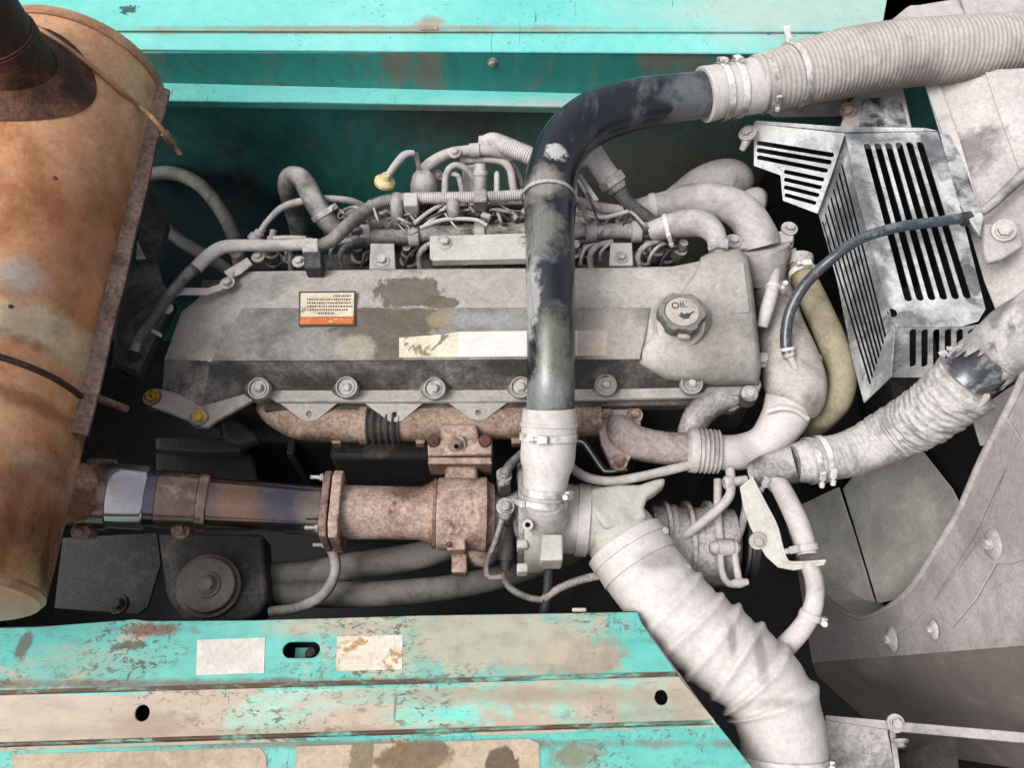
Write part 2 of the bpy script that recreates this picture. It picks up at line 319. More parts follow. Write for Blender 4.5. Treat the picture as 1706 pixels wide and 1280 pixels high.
paint('paint_sill_c', TEAL, TEAL2, lin(170, 160, 140), .56, .66, 7.0, .62, .2, stains=[
    spot(600, 1240, -.06, 620, 6, lin(112, 92, 78), soft=.5, amp=1.4, nscale=16, power=.7), spot(960, 1262, -.055, 40, 16, lin(124, 106, 84), soft=.3, amp=1.4, nscale=30, power=.8)])
paint('paint_highlight', TEAL, TEAL2, lin(176, 160, 138), .46, .56, 9.0, .6, .2, (.5, 1, 1))  # sill teal reused for the painted edge highlights
paint('paint_edge', lin(120, 190, 174), lin(140, 140, 120), lin(96, 74, 62), .4, .56, 26.0, .55, .3, (.35, 1, 1), .7)

def flat(name, col, rough=.6, spec=.3):
    m, t, b = new_mat(name)
    b.inputs['Base Color'].default_value = col; b.inputs['Roughness'].default_value = rough
    b.inputs['Specular IOR Level'].default_value = spec
    return m
flat('black_hole', (.004, .004, .005, 1), .9, .05)
worn('white_sticker', lin(206, 203, 198), lin(216, 214, 210), .4, .7, 8, rough=.5, bump=.05, up=0, speck=.06, mottle=.06)
flat('print_dark', lin(70, 64, 60), .7)
flat('print_orange', lin(206, 104, 52), .6)
worn('sticker_worn', lin(204, 192, 172), lin(212, 206, 196), .4, .7, 8, rough=.6, bump=.1, up=0, third=lin(168, 132, 92), tlo=.54, thi=.58, tscale=20, speck=.15)
worn('sticker_clean', lin(200, 193, 184), lin(212, 207, 200), .4, .7, 8, rough=.5, bump=.05, up=0, third=lin(140, 164, 150), tlo=.64, thi=.67, tscale=14, speck=.12, mottle=.1)
worn('sticker_cream', lin(198, 188, 164), lin(212, 205, 186), .4, .7, 8, rough=.6, bump=.1, up=0, third=lin(128, 120, 96), tlo=.58, thi=.62, tscale=22, speck=.15)
worn('sticker_pink', lin(186, 172, 160), lin(204, 192, 180), .4, .7, 12, rough=.6, bump=.1, up=0, third=lin(168, 136, 114), tlo=.6, thi=.66, tscale=18, speck=.15)
worn('sticker_orange', lin(196, 104, 56), lin(214, 140, 90), .4, .7, 20, rough=.6, bump=.1, up=0, third=lin(210, 196, 150), tlo=.6, thi=.64, tscale=26, speck=.2)

# ------------------------------------------------------------------ object helpers
LOC = {}
def reg(o, org, parent):
    LOC[o] = org
    if parent is not None:
        o.parent = parent; o.location = org - LOC[parent]
    else:
        o.location = org
    COL.objects.link(o)
def tag(o, label, cat, group=None):
    o['label'] = label; o['category'] = cat
    if group: o['group'] = group
    return o
def thing(name, label, cat, loc, group=None):
    o = bpy.data.objects.new(name, None); o.empty_display_size = .05
    reg(o, Vector(loc), None)
    return tag(o, label, cat, group)
def mk(name, verts, faces, mat, parent=None, smooth=40, bevel=0.0, seg=2, fm=None, kind=None, sub=0):
    vs = [Vector(v) for v in verts]
    lo = Vector((min(v.x for v in vs), min(v.y for v in vs), min(v.z for v in vs)))
    hi = Vector((max(v.x for v in vs), max(v.y for v in vs), max(v.z for v in vs)))
    org = (lo + hi) / 2
    me = bpy.data.meshes.new(name)
    me.from_pydata([tuple(v - org) for v in vs], [], faces)
    bm = bmesh.new(); bm.from_mesh(me)
    bmesh.ops.recalc_face_normals(bm, faces=bm.faces)
    bm.to_mesh(me); bm.free()
    for mn in (mat if isinstance(mat, (list, tuple)) else [mat]):
        me.materials.append(MATS[mn])
    if fm:
        for p, k in zip(me.polygons, fm): p.material_index = k
    me.polygons.foreach_set('use_smooth', [True] * len(me.polygons))
    me.set_sharp_from_angle(angle=R(smooth))
    o = bpy.data.objects.new(name, me)
    if bevel:
        b = o.modifiers.new('edge', 'BEVEL'); b.width = bevel; b.segments = seg; b.limit_method = 'ANGLE'; b.angle_limit = R(35)
        b.harden_normals = False
    if sub:
        s = o.modifiers.new('smooth', 'SUBSURF'); s.levels = sub; s.render_levels = sub
    if kind: o['kind'] = kind
    reg(o, org, parent)
    return o
def catmull(pts, n):
    """pts: list of tuples (any length); returns n samples evenly spread along the curve"""
    P = [pts[0]] + list(pts) + [pts[-1]]
    out = []
    m = 14
    for i in range(1, len(P) - 2):
        for k in range(m):
            t = k / m
            out.append(tuple(.5 * (2 * b + (c - a) * t + (2 * a - 5 * b + 4 * c - d) * t * t + (3 * b - a - 3 * c + d) * t ** 3)
                             for a, b, c, d in zip(P[i - 1], P[i], P[i + 1], P[i + 2])))
    out.append(tuple(pts[-1]))
    L = [0]
    for a, b in zip(out, out[1:]):
        L.append(L[-1] + math.dist(a[:3], b[:3]))
    res = []
    j = 0
    for k in range(n):
        s = L[-1] * k / (n - 1)
        while j < len(L) - 2 and L[j + 1] < s: j += 1
        u = (s - L[j]) / max(1e-9, L[j + 1] - L[j])
        res.append(tuple(x + (y - x) * min(1, max(0, u)) for x, y in zip(out[j], out[j + 1])))
    return res, L[-1]
def frames(C):
    T = []
    for i in range(len(C)):
        a = C[max(0, i - 1)]; b = C[min(len(C) - 1, i + 1)]
        T.append((b - a).normalized())
    u = T[0].orthogonal().normalized()
    F = []
    for t in T:
        u = (u - t * u.dot(t)).normalized()
        F.append((t, u, t.cross(u)))
    return F
def sweep(samples, nseg, rad=None, cap=True, squash=None):
    """samples: (x, y, z, r); rad(i, k, r, s) may change the radius; squash (factor along z)"""
    C = [Vector(s[:3]) for s in samples]
    F = frames(C)
    V = []; Fc = []
    n = len(C)
    for i in range(n):
        t, u, w = F[i]
        r = samples[i][3]
        for k in range(nseg):
            a = 2 * math.pi * k / nseg
            rr = rad(i, a, r) if rad else r
            V.append(C[i] + (u * math.cos(a) + w * math.sin(a)) * rr)
    for i in range(n - 1):
        for k in range(nseg):
            k2 = (k + 1) % nseg
            Fc.append((i * nseg + k, i * nseg + k2, (i + 1) * nseg + k2, (i + 1) * nseg + k))
    if cap:
        Fc.append(tuple(range(nseg - 1, -1, -1)))
        Fc.append(tuple((n - 1) * nseg + k for k in range(nseg)))
    return V, Fc
def path(pts, n):
    """pts: (px, py, z, r_px) -> evenly spread (x, y, z, r)"""
    Q = []
    for px, py, z, r in pts:
        p = W(px, py, z); Q.append((p.x, p.y, p.z, r * S(p)))
    return catmull(Q, n)
def tube(name, pts, mat, parent=None, nseg=18, step=.006, corr=None, lump=None, smooth=60, cap=True, raw=False, n=None):
    """corr=(pitch m, depth fraction); lump=(scale, amount) for uneven soft hoses"""
    if raw: Q, L = catmull(pts, 4)
    else: Q, L = path(pts, 4)
    if corr: n = max(8, min(900, int(L / corr[0] * 6)))
    elif n is None: n = max(6, min(400, int(L / step)))
    smp, L = catmull(pts, n) if raw else path(pts, n)
    ph = rnd.random() * 9
    def rad(i, a, r):
        s = L * i / (n - 1)
        if corr: r *= 1 + corr[1] * math.sin(2 * math.pi * s / corr[0])
        if lump: r *= 1 + lump[1] * (math.sin(s * lump[0] + ph + 1.7 * math.sin(a + ph)) * .6 + .4 * math.sin(3 * a + s * lump[0] * .6 + ph))
        return r
    V, F = sweep(smp, nseg, rad if (corr or lump) else None, cap)
    return mk(name, V, F, mat, parent, smooth)
def lathe(name, p0, p1, prof, mat, parent=None, nseg=32, smooth=35, cap=True, bevel=0):
    """prof: (t, r) with t 0..1 from p0 to p1, r in metres"""
    p0 = Vector(p0); p1 = Vector(p1); ax = (p1 - p0)
    t = ax.normalized(); u = t.orthogonal().normalized(); w = t.cross(u)
    V = []; F = []
    for tt, r in prof:
        c = p0 + ax * tt
        for k in range(nseg):
            a = 2 * math.pi * k / nseg
            V.append(c + (u * math.cos(a) + w * math.sin(a)) * r)
    n = len(prof)
    for i in range(n - 1):
        for k in range(nseg):
            k2 = (k + 1) % nseg
            F.append((i * nseg + k, i * nseg + k2, (i + 1) * nseg + k2, (i + 1) * nseg + k))
    if cap:
        F.append(tuple(range(nseg - 1, -1, -1))); F.append(tuple((n - 1) * nseg + k for k in range(nseg)))
    return mk(name, V, F, mat, parent, smooth, bevel)
def lpx(name, a, b, prof, mat, parent=None, **kw):
    """lathe between two measured points (px, py, z); profile radii in photo pixels"""
    p0 = W(*a); p1 = W(*b)
    return lathe(name, p0, p1, [(t, r * S(p0.lerp(p1, t))) for t, r in prof], mat, parent, **kw)
def ring(name, c, ax, r, wd, th, mat, parent=None, nseg=40, bevel=.0008):
    """a band: centre, axis, inner radius, width, thickness"""
    ax = Vector(ax).normalized(); c = Vector(c)
    return lathe(name, c - ax * wd / 2, c + ax * wd / 2, [(0, r), (0, r + th), (1, r + th), (1, r), (0, r)], mat, parent, nseg, 35, False, bevel)
def prism(name, pts, off, mat, parent=None, bevel=.0015, smooth=35, seg=2):
    """outline points (world) and an offset vector"""
    off = Vector(off); pts = [Vector(p) for p in pts]; n = len(pts)
    V = pts + [p + off for p in pts]
    F = [tuple(range(n)), tuple(range(2 * n - 1, n - 1, -1))] + [(i, (i + 1) % n, n + (i + 1) % n, n + i) for i in range(n)]
    return mk(name, V, F, mat, parent, smooth, bevel, seg)
def zprism(name, pxs, z, dz, mat, parent=None, **kw):
    """outline in photo pixels at height z, thickness dz downwards"""
    return prism(name, [W(x, y, z) for x, y in pxs], (0, 0, -dz), mat, parent, **kw)
def plate(name, outline, holes, th, mat, parent=None, bevel=0.0, nrm=None, fm=None):
    """flat sheet (world points, coplanar) with real openings"""
    loops = [[Vector(p) for p in outline]] + [[Vector(p) for p in h] for h in holes]
    o = loops[0]
    if nrm is None:
        nrm = Vector()
        for i in range(len(o)):
            nrm += (o[i] - o[0]).cross(o[(i + 1) % len(o)] - o[0])
        nrm.normalize()
        if nrm.dot(CAMP - o[0]) < 0: nrm = -nrm
    u = nrm.orthogonal().normalized(); w = nrm.cross(u)
    flatl = [[Vector((p.dot(u), p.dot(w), 0)) for p in l] for l in loops]
    tri = tessellate_polygon(flatl)
    V = [p for l in loops for p in l]; n = len(V)
    F = [tuple(t) for t in tri] + [tuple(n + i for i in reversed(t)) for t in tri]
    V = V + [p - nrm * th for p in V]
    s = 0
    for l in loops:
        m = len(l)
        for i in range(m):
            F.append((s + i, s + (i + 1) % m, n + s + (i + 1) % m, n + s + i))
        s += m
    return mk(name, V, F, mat, parent, 30, bevel)
def circ(c, u, w, ru, rw=None, n=20):
    rw = ru if rw is None else rw
    return [c + u * (math.cos(2 * math.pi * k / n) * ru) + w * (math.sin(2 * math.pi * k / n) * rw) for k in range(n)]
def box(name, c, sx, sy, sz, mat, parent=None, rot=None, bevel=.0015):
    c = Vector(c); M = rot or Matrix.Identity(3)
    V = [c + M @ Vector((sx * a, sy * b, sz * d)) * .5 for a in (-1, 1) for b in (-1, 1) for d in (-1, 1)]
    F = [(0, 1, 3, 2), (4, 6, 7, 5), (0, 4, 5, 1), (2, 3, 7, 6), (0, 2, 6, 4), (1, 5, 7, 3)]
    return mk(name, V, F, mat, parent, 30, bevel)
def axes(t, hint=(0, 0, 1)):
    t = Vector(t).normalized(); h = Vector(hint)
    if abs(t.dot(h)) > .97: h = Vector((0, 1, 0))
    w = (h - t * h.dot(t)).normalized(); v = w.cross(t)
    return Matrix((t, v, w)).transposed()      # columns: along t, sideways, towards hint
# one hex bolt mesh per finish, shared
BOLT = {}
def bolt_mesh(mat, washer=True):
    if (mat, washer) in BOLT: return BOLT[(mat, washer)]
    bm = bmesh.new()
    def cyl(r0, r1, z0, z1, n, rot=0.):
        a = [bm.verts.new((r0 * math.cos(2 * math.pi * k / n + rot), r0 * math.sin(2 * math.pi * k / n + rot), z0)) for k in range(n)]
        b = [bm.verts.new((r1 * math.cos(2 * math.pi * k / n + rot), r1 * math.sin(2 * math.pi * k / n + rot), z1)) for k in range(n)]
        for k in range(n): bm.faces.new((a[k], a[(k + 1) % n], b[(k + 1) % n], b[k]))
        bm.faces.new(b)
        return b
    if washer: cyl(1.75, 1.7, -.2, .22, 20)
    cyl(1.28, 1.2, .2, .42, 20)
    cyl(1.0, 1.0, .4, 1.05, 6, .3); cyl(.98, .78, 1.05, 1.16, 6, .3)
    me = bpy.data.meshes.new('bolt'); bm.to_mesh(me); bm.free()
    me.materials.append(MATS[mat])
    me.polygons.foreach_set('use_smooth', [True] * len(me.polygons)); me.set_sharp_from_angle(angle=R(30))
    BOLT[(mat, washer)] = me
    return me
def bolt(p, nrm, r, parent, mat='bolt_steel', washer=True, name='bolt'):
    o = bpy.data.objects.new(name, bolt_mesh(mat, washer))
    reg(o, Vector(p), parent)
    q = Vector(nrm).normalized().to_track_quat('Z', 'Y') @ Matrix.Rotation(rnd.random() * 6, 3, 'Z').to_quaternion()
    o.rotation_mode = 'QUATERNION'; o.rotation_quaternion = q
    o.scale = (r, r, r)
    return o
def clamp(c, ax, r, wd, parent, mat='clamp_steel', toward=(0, -.5, 1), th=.0018, tail=True, name='hose_clamp'):
    """worm drive hose clamp round a tube: band, screw housing with slotted screw"""
    c = Vector(c); ax = Vector(ax).normalized()
    b = ring(name, c, ax, r, wd, th, mat, parent)
    tv = Vector(toward); tv = (tv - ax * tv.dot(ax)).normalized()
    tg = ax.cross(tv)
    M = Matrix((tg, ax, tv)).transposed()
    box('screw_housing', c + tv * (r + th + .004), .017, wd * 1.08, .008, mat, b, M, .0012)
    lathe('clamp_screw', c + tv * (r + th + .006) + tg * .008, c + tv * (r + th + .006) + tg * .02,
          [(0, .0028), (.45, .0028), (.46, .0046), (1, .0046)], mat, b, 12)
    return b
UPZ = Vector((0, 0, 1))
# ================================================================== the setting: the bay
def sheet(name, pts, mat, parent=None, th=.003, nrm=None, bevel=0.0):
    return plate(name, pts, [], th, mat, parent, bevel, nrm)
FLOOR = -0.95
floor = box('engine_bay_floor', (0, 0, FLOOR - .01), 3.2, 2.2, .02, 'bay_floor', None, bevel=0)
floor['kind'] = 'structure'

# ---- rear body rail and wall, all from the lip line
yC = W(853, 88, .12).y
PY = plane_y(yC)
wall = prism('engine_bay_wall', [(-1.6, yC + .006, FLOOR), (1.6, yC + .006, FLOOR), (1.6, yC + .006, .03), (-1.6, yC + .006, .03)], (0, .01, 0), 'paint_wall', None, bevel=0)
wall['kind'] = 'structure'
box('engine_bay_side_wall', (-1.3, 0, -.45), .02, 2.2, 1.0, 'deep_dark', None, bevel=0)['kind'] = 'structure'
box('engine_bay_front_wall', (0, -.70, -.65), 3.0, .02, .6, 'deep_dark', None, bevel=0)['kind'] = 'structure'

box('engine_bay_shade_sheet', (.82, .59, -.42), .56, .012, .72, 'bay_floor', None, bevel=0)['kind'] = 'structure'  # added dark sheet giving the gap behind the guard its shade
rail = thing('body_rail', 'bright turquoise painted rail with a folded lip along the back of the bay', 'body rail', (0, yC, .12))
def row(l, r, z, x0=-500, x1=1900):
    s = (r - l) / 1500.
    return W(x0, l + s * x0, z), W(x1, l + s * x1, z)
a0, a1 = row(-150, -146, .15); b0, b1 = row(49, 52, .142)
b0b, b1b = row(45, 48, .138); c0, c1 = row(80, 90, .124)
endx = lambda p: W(1500, 30, .14).x
def cut(p, q, X):       # shorten a line at x = X
    return p.lerp(q, (X - p.x) / (q.x - p.x))
Xt, Xb = W(1520, -100, .15).x, W(1468, 50, .142).x
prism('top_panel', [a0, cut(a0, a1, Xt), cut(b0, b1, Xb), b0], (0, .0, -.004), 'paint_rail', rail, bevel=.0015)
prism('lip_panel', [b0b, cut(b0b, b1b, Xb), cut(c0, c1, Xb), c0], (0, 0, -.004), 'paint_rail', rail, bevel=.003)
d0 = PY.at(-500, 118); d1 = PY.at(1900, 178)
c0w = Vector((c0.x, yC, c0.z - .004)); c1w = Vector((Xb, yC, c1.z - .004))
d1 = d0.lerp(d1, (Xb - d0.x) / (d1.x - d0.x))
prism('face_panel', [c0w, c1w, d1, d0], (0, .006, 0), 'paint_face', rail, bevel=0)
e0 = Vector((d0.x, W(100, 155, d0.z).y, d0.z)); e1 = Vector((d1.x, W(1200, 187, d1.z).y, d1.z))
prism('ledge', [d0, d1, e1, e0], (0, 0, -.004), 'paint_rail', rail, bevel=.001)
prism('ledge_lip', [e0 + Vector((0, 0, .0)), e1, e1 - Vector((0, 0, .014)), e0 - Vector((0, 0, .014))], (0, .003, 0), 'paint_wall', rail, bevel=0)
bolt(PY.at(820, 103) + Vector((0, -.001, 0)), (0, -1, .1), .006, rail, 'bolt_steel')
for i, (x, y, z) in enumerate([(715, 47, .143)]):
    p = W(x, y, z)
    box('spot_weld', p, .034, .008, .003, 'rust_pale', rail, bevel=.001)

# ---- front sill
sill = thing('front_sill', 'chipped turquoise and beige steel sill with two pale plates and punched holes', 'sill', W(500, 1150, -.06))
PA = Pl(W(0, 1046, -.072), W(1062, 1020, -.072), W(500, 1148, -.055))
PB = Pl(W(0, 1152, -.055), W(1128, 1122, -.055), W(500, 1235, -.068))
PC = Pl(W(0, 1240, -.066), W(1195, 1203, -.066), W(500, 1400, -.05))
def hole(P, px, py, rx, ry, n=22, slot=0):
    c = P.at(px, py)
    u = (P.at(px + 1, py) - c).normalized(); w = P.n.cross(u)
    s = S(c)
    if not slot: return circ(c, u, w, rx * s, ry * s, n)
    out = []
    for k in range(n):
        a = 2 * math.pi * k / n
        out.append(c + u * (math.copysign(slot, math.cos(a)) + rx * math.cos(a)) * s + w * (ry * math.sin(a) * s))
    return out
plate('upper_face', [PA.at(*q) for q in ((-250, 1053), (60, 1045), (150, 1038), (225, 1032), (245, 1035), (420, 1034), (700, 1026), (1062, 1020), (1070, 1040), (1126, 1119), (-250, 1157))],
      [hole(PA, 502, 1083, 14, 14, slot=17)], .004, 'paint_sill_a', sill, .0012)
plate('channel_face', [PB.at(*q) for q in ((-250, 1166), (1131, 1128), (1190, 1200), (-250, 1246))],
      [hole(PB, 237, 1189, 12, 13), hole(PB, 1102, 1163, 11, 12)], .004, 'paint_sill_b', sill, .0012)
plate('lower_face', [PC.at(*q) for q in ((-250, 1254), (1196, 1208), (1262, 1290), (1330, 1420), (-250, 1450))], [], .004, 'paint_sill_c', sill, .0012)
def decal(P, quad, mat, parent, name='sticker', lift=.0008):
    return plate(name, [P.at(*q) + P.n * lift for q in quad], [], .0006, mat, parent, 0, P.n)
def groove(Pa, Pb, a, b, c, d, deep):
    p = [Pa.at(*a), Pa.at(*b)]; q = [Pb.at(*c), Pb.at(*d)]
    n = Pa.n
    V = []; m = 40
    for i in range(m + 1):
        t = i / m
        s = p[0].lerp(p[1], t); e = q[0].lerp(q[1], t)
        V += [s - n * .002, s.lerp(e, .35) - n * deep, s.lerp(e, .7) - n * deep, e - n * .002]
    F = [(4 * i + k, 4 * i + k + 1, 4 * i + k + 5, 4 * i + k + 4) for i in range(m) for k in range(3)]
    return mk('fold_groove', V, F, 'paint_edge', sill)
for Pq, q in ((PB, ((-250, 1166.5), (1131, 1128.5), (1134, 1132), (-250, 1171))), (PC, ((-250, 1254.5), (1196, 1208.5), (1199, 1213), (-250, 1260)))):
    decal(Pq, q, 'paint_highlight', sill, 'edge_highlight', .0006)  # thin teal strips painting the highlight along the groove edges
groove(PA, PB, (-250, 1156), (1126, 1118), (-250, 1167), (1131, 1129), .005)
groove(PB, PC, (-250, 1245), (1190, 1199), (-250, 1255), (1196, 1209), .006)
t0, t1 = PA.at(-250, 1053), PA.at(1062, 1020)
prism('inner_flange', [t0 + Vector((0, .002, -.004)), t1 + Vector((0, .002, -.004)), t1 + Vector((0, .002, -.30)), t0 + Vector((0, .002, -.30))], (0, -.004, 0), 'deep_dark', sill, bevel=0)
t2, t3 = PA.at(1128, 1119), PC.at(1262, 1290)
prism('end_flange', [t1 + Vector((-.004, 0, -.006)), t3 + Vector((-.004, 0, -.006)), t3 + Vector((-.004, 0, -.28)), t1 + Vector((-.004, 0, -.28))], (-.004, 0, 0), 'shroud_dust', sill, bevel=0)
decal(PA, ((329, 1067), (442, 1063), (440, 1122), (327, 1126)), 'sticker_clean', sill)
decal(PA, ((562, 1061), (671, 1059), (670, 1116), (560, 1119)), 'sticker_worn', sill)
decal(PC, ((22, 1258), (434, 1247), (444, 1262), (446, 1410), (18, 1412)), 'foam_beige', sill, 'foam_pad', .0012)
decal(PC, ((494, 1245), (880, 1232), (898, 1240), (904, 1410), (490, 1412)), 'foam_beige', sill, 'foam_pad', .0012)
sheet('hole_shade_sheet', [PA.at(-250, 1060) - UPZ * .05, PA.at(1058, 1030) - UPZ * .05, PC.at(1240, 1280) - UPZ * .07, PC.at(-250, 1420) - UPZ * .07], 'deep_dark', sill)  # added dark sheet that keeps the punched holes dark
# what shows inside the slotted hole: a bolt on a lug
lug = PA.at(496, 1085) - PA.n * .03
box('lug', lug, .022, .03, .004, 'paint_wall', sill, bevel=.001)
bolt(PA.at(514, 1080) - PA.n * .026, PA.n, .008, sill, 'deep_dark', False)
# a small weld lump on the top edge
box('weld_lump', PA.at(965, 1019) + Vector((0, .002, 0)), .022, .006, .006, 'dusty_pale', sill, bevel=.002)

# ---- fan shroud: upright sheet across the bay with the round fan opening
XS = .75
PS = plane_x(XS)
arc = [(1720, 600), (1690, 670), (1640, 765), (1600, 855), (1560, 920), (1530, 968), (1500, 1000), (1470, 1020), (1440, 1029), (1410, 1020), (1370, 985), (1330, 915), (1305, 830), (1295, 760)]
AR = [PS.at(*q) for q in arc]
Ay = [(p.y, p.z) for p in AR]
sh = thing('fan_shroud', 'dust covered sheet steel fan shroud with a large round opening and bolts', 'fan shroud', (XS, 0, -.5))
# near half of the sheet: outside the arc, towards the viewer
smp, _ = catmull([(p.y, p.z, 0, 0) for p in AR], 60)
inner = [Vector((XS, s[0], s[1])) for s in smp]
outer = [PS.at(1150, 1121), PS.at(1820, 1067), Vector((XS, PS.at(1820, 1074).y, .34)), Vector((XS, inner[0].y, .34))]
plate('shroud_sheet', inner + outer, [], .003, 'shroud_dust', sh, 0, Vector((-1, 0, 0)))
# rolled lip round the opening
tube('shroud_lip', [(p.x - .004, p.y, p.z, .006) for p in inner], 'shroud_dust', sh, 10, raw=True, n=90)
# ring band behind the lip, a short collar going away in x
V = []; F = []
for i, p in enumerate(inner):
    V += [p + Vector((.0, 0, 0)), p + Vector((.11, 0, 0))]
F = [(2 * i, 2 * i + 1, 2 * i + 3, 2 * i + 2) for i in range(len(inner) - 1)]
mk('shroud_collar', V, F, 'blade_grey', sh)
# reinforcing flange that follows the arc
off = []
for i, p in enumerate(inner[4:44]):
    j = i + 4
    t = (inner[j + 1] - inner[j - 1]).normalized(); n = Vector((0, t.z, -t.y))
    if n.y > 0: n = -n
    off.append((p + n * .004, p + n * .055))
V = [q + Vector((-.004, 0, 0)) for a in off for q in a]
V += [q + Vector((.002, 0, 0)) for q in V]
m = len(off) * 2
F = [(2 * i, 2 * i + 1, 2 * i + 3, 2 * i + 2) for i in range(len(off) - 1)] + [(m + 2 * i, m + 2 * i + 2, m + 2 * i + 3, m + 2 * i + 1) for i in range(len(off) - 1)]
F += [(2 * i + 1, m + 2 * i + 1, m + 2 * i + 3, 2 * i + 3) for i in range(len(off) - 1)]
F += [(0, m, m + 1, 1), (m - 2, m - 1, 2 * m - 1, 2 * m - 2)]
mk('shroud_flange', V, F, 'shroud_dust', sh)
for (x, y, r) in ((1660, 907, .0085), (1490, 1066, .0085), (1560, 1050, .006)):
    c = PS.at(x, y) + Vector((-.005, 0, 0))
    lathe('bolt_boss', c, c + Vector((-.006, 0, 0)), [(0, r * 3.0), (.4, r * 2.7), (1, r * 1.7)], 'shroud_dust', sh, 24)
    bolt(c + Vector((-.005, 0, 0)), (-1, 0, 0), r, sh, 'shroud_dust')
# lap joint plate low on the sheet
plate('lap_plate', [PS.at(*q) + Vector((-.006, 0, 0)) for q in ((1590, 1046), (1630, 1000), (1665, 940), (1690, 940), (1720, 930), (1720, 700), (1690, 760), (1640, 900), (1560, 1005))], [], .003, 'shroud_dust', sh, .001, Vector((-1, 0, 0)))
# horizontal folded rail at the foot of the shroud (bent inward)
fa, fb = PS.at(1350, 1105), PS.at(1720, 1075)
ld = (fb - fa).normalized(); dn = ld.cross(Vector((1, 0, 0)))
if dn.y > 0: dn = -dn
V = []; rr_ = .06
for a in range(0, 91, 9):
    o_ = dn * rr_ * math.sin(R(a)) + Vector((rr_ * (1 - math.cos(R(a))), 0, 0))
    V += [fa - ld * .3 + o_, fb + ld * .3 + o_]
F = [(2 * i, 2 * i + 1, 2 * i + 3, 2 * i + 2) for i in range(10)]
V = []
for a in range(0, 46, 9):
    o_ = dn * rr_ * math.sin(R(a)) + Vector((rr_ * (1 - math.cos(R(a))), 0, 0))
    V += [fa - ld * .3 + o_, fb + ld * .3 + o_]
tl = (dn + Vector((1, 0, 0))).normalized()
V += [V[-2] + tl * .22, V[-1] + tl * .22]
F = [(2 * i, 2 * i + 1, 2 * i + 3, 2 * i + 2) for i in range(len(V) // 2 - 1)]
o = mk('rolled_foot', V, F, 'shroud_shaded', sh, 80)
plate('shade_panel', [Vector((XS + .2, -.9, FLOOR)), Vector((XS + .2, .4, FLOOR)), Vector((XS + .2, .4, -.5)), Vector((XS + .2, -.9, .2))], [], .003, 'deep_dark', sh, 0, Vector((-1, 0, 0)))  # added dark panel, darkness under the overhang put into its colour
# ---- fan: blades inside the opening
fan = thing('cooling_fan', 'large grey bladed cooling fan inside the round shroud opening', 'fan', (.82, .2, -.45))
def blade(pxs, x0, x1, mat):
    P0 = Pl(Vector((x0, 0, -.8)), Vector((x0 + (x1 - x0), 1, -.8)), Vector((x0 + .22, 0, -.2)))
    pts = [P0.at(*q) for q in pxs]
    return prism('blade', pts, Vector((.004, 0, 0)), mat, fan, bevel=.001)
blade(((1404, 815), (1440, 770), (1530, 745), (1585, 815), (1612, 868), (1560, 985), (1462, 1006), (1430, 900)), .78, .90, 'blade_grey')
blade(((1316, 850), (1396, 812), (1425, 900), (1456, 1004), (1400, 990), (1345, 960)), .80, .70, 'blade_grey')
blade(((1300, 700), (1420, 640), (1500, 690), (1520, 735), (1440, 765), (1330, 790)), .80, .88, 'rubber_dark')
blade(((1300, 560), (1420, 470), (1540, 480), (1560, 600), (1440, 690)), .82, .88, 'deep_dark')
lathe('hub', (.80, .2, -.45), (.88, .2, -.45), [(0, .06), (.2, .085), (1, .085)], 'deep_dark', fan, 32)
# dark core behind the fan
box('radiator_core', (1.06, .12, -.35), .03, 1.1, 1.1, 'deep_dark', None, bevel=0)
tag(bpy.data.objects['radiator_core'], 'dark radiator core behind the fan blades', 'radiator')

# ---- low frame rail in the bottom corner
lr = thing('lower_frame_rail', 'pale dusty angle iron rail with a bolt, low beside the white trunk hose', 'frame rail', W(1550, 1230, -.3))
z = -.22
zprism('rail_flange', [(1375, 1192), (1500, 1203), (1720, 1222), (1720, 1240), (1500, 1220), (1375, 1200)], z, .006, 'dusty_pale', lr)
prism('rail_web', [W(1375, 1201, z - .004), W(1478, 1212, z - .004), W(1500, 1330, z - .05), W(1375, 1330, z - .05)], (0, .004, -.003), 'dusty_cast', lr)
prism('rail_web', [W(1482, 1216, z - .006), W(1492, 1216, z - .006), W(1506, 1330, z - .05), W(1497, 1330, z - .05)], (0, .004, -.003), 'dusty_pale', lr)
prism('rail_web', [W(1588, 1232, z - .006), W(1592, 1230, z - .006), W(1604, 1330, z - .05), W(1510, 1330, z - .15), W(1500, 1260, z - .12)], (0, .004, -.003), 'dusty_dark', lr)
bolt(W(1492, 1206, z + .002), (0, -.2, 1), .0085, lr, 'dusty_pale')
bolt(W(1499, 1236, z - .012), (0, -.9, .1), .008, lr, 'dusty_pale')
# ================================================================== muffler and exhaust
MC = Vector((-.773, .51, .174)); MR = .15; MAX = Vector((-.0208, .9998, 0))
def mpt(y): return MC + MAX * ((y - MC.y) / MAX.y)
mu = thing('muffler', 'big orange brown heat stained drum muffler with rusty seam and outlet collar', 'muffler', (MC.x, .1, MC.z - MR))
YN = -.386
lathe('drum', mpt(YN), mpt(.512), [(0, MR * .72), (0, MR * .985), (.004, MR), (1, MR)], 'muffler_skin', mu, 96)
lathe('far_cap', mpt(.505), mpt(.545), [(0, MR * 1.012), (.35, MR * 1.012), (.36, MR * .985), (.7, MR * .9), (1, MR * .6)], 'muffler_rim', mu, 96)
lathe('near_cap', mpt(YN + .004), mpt(YN - .02), [(0, MR * .99), (.3, MR * 1.0), (.6, MR * .96), (1, MR * .5)], 'muffler_rim', mu, 80)
tube('rim_bead', [tuple(mpt(.503) + Vector((math.cos(a), 0, math.sin(a))) * (MR + .001)) + (.0035,) for a in [k * 2 * math.pi / 48 for k in range(49)]], 'muffler_rim', mu, 8, raw=True, n=140)
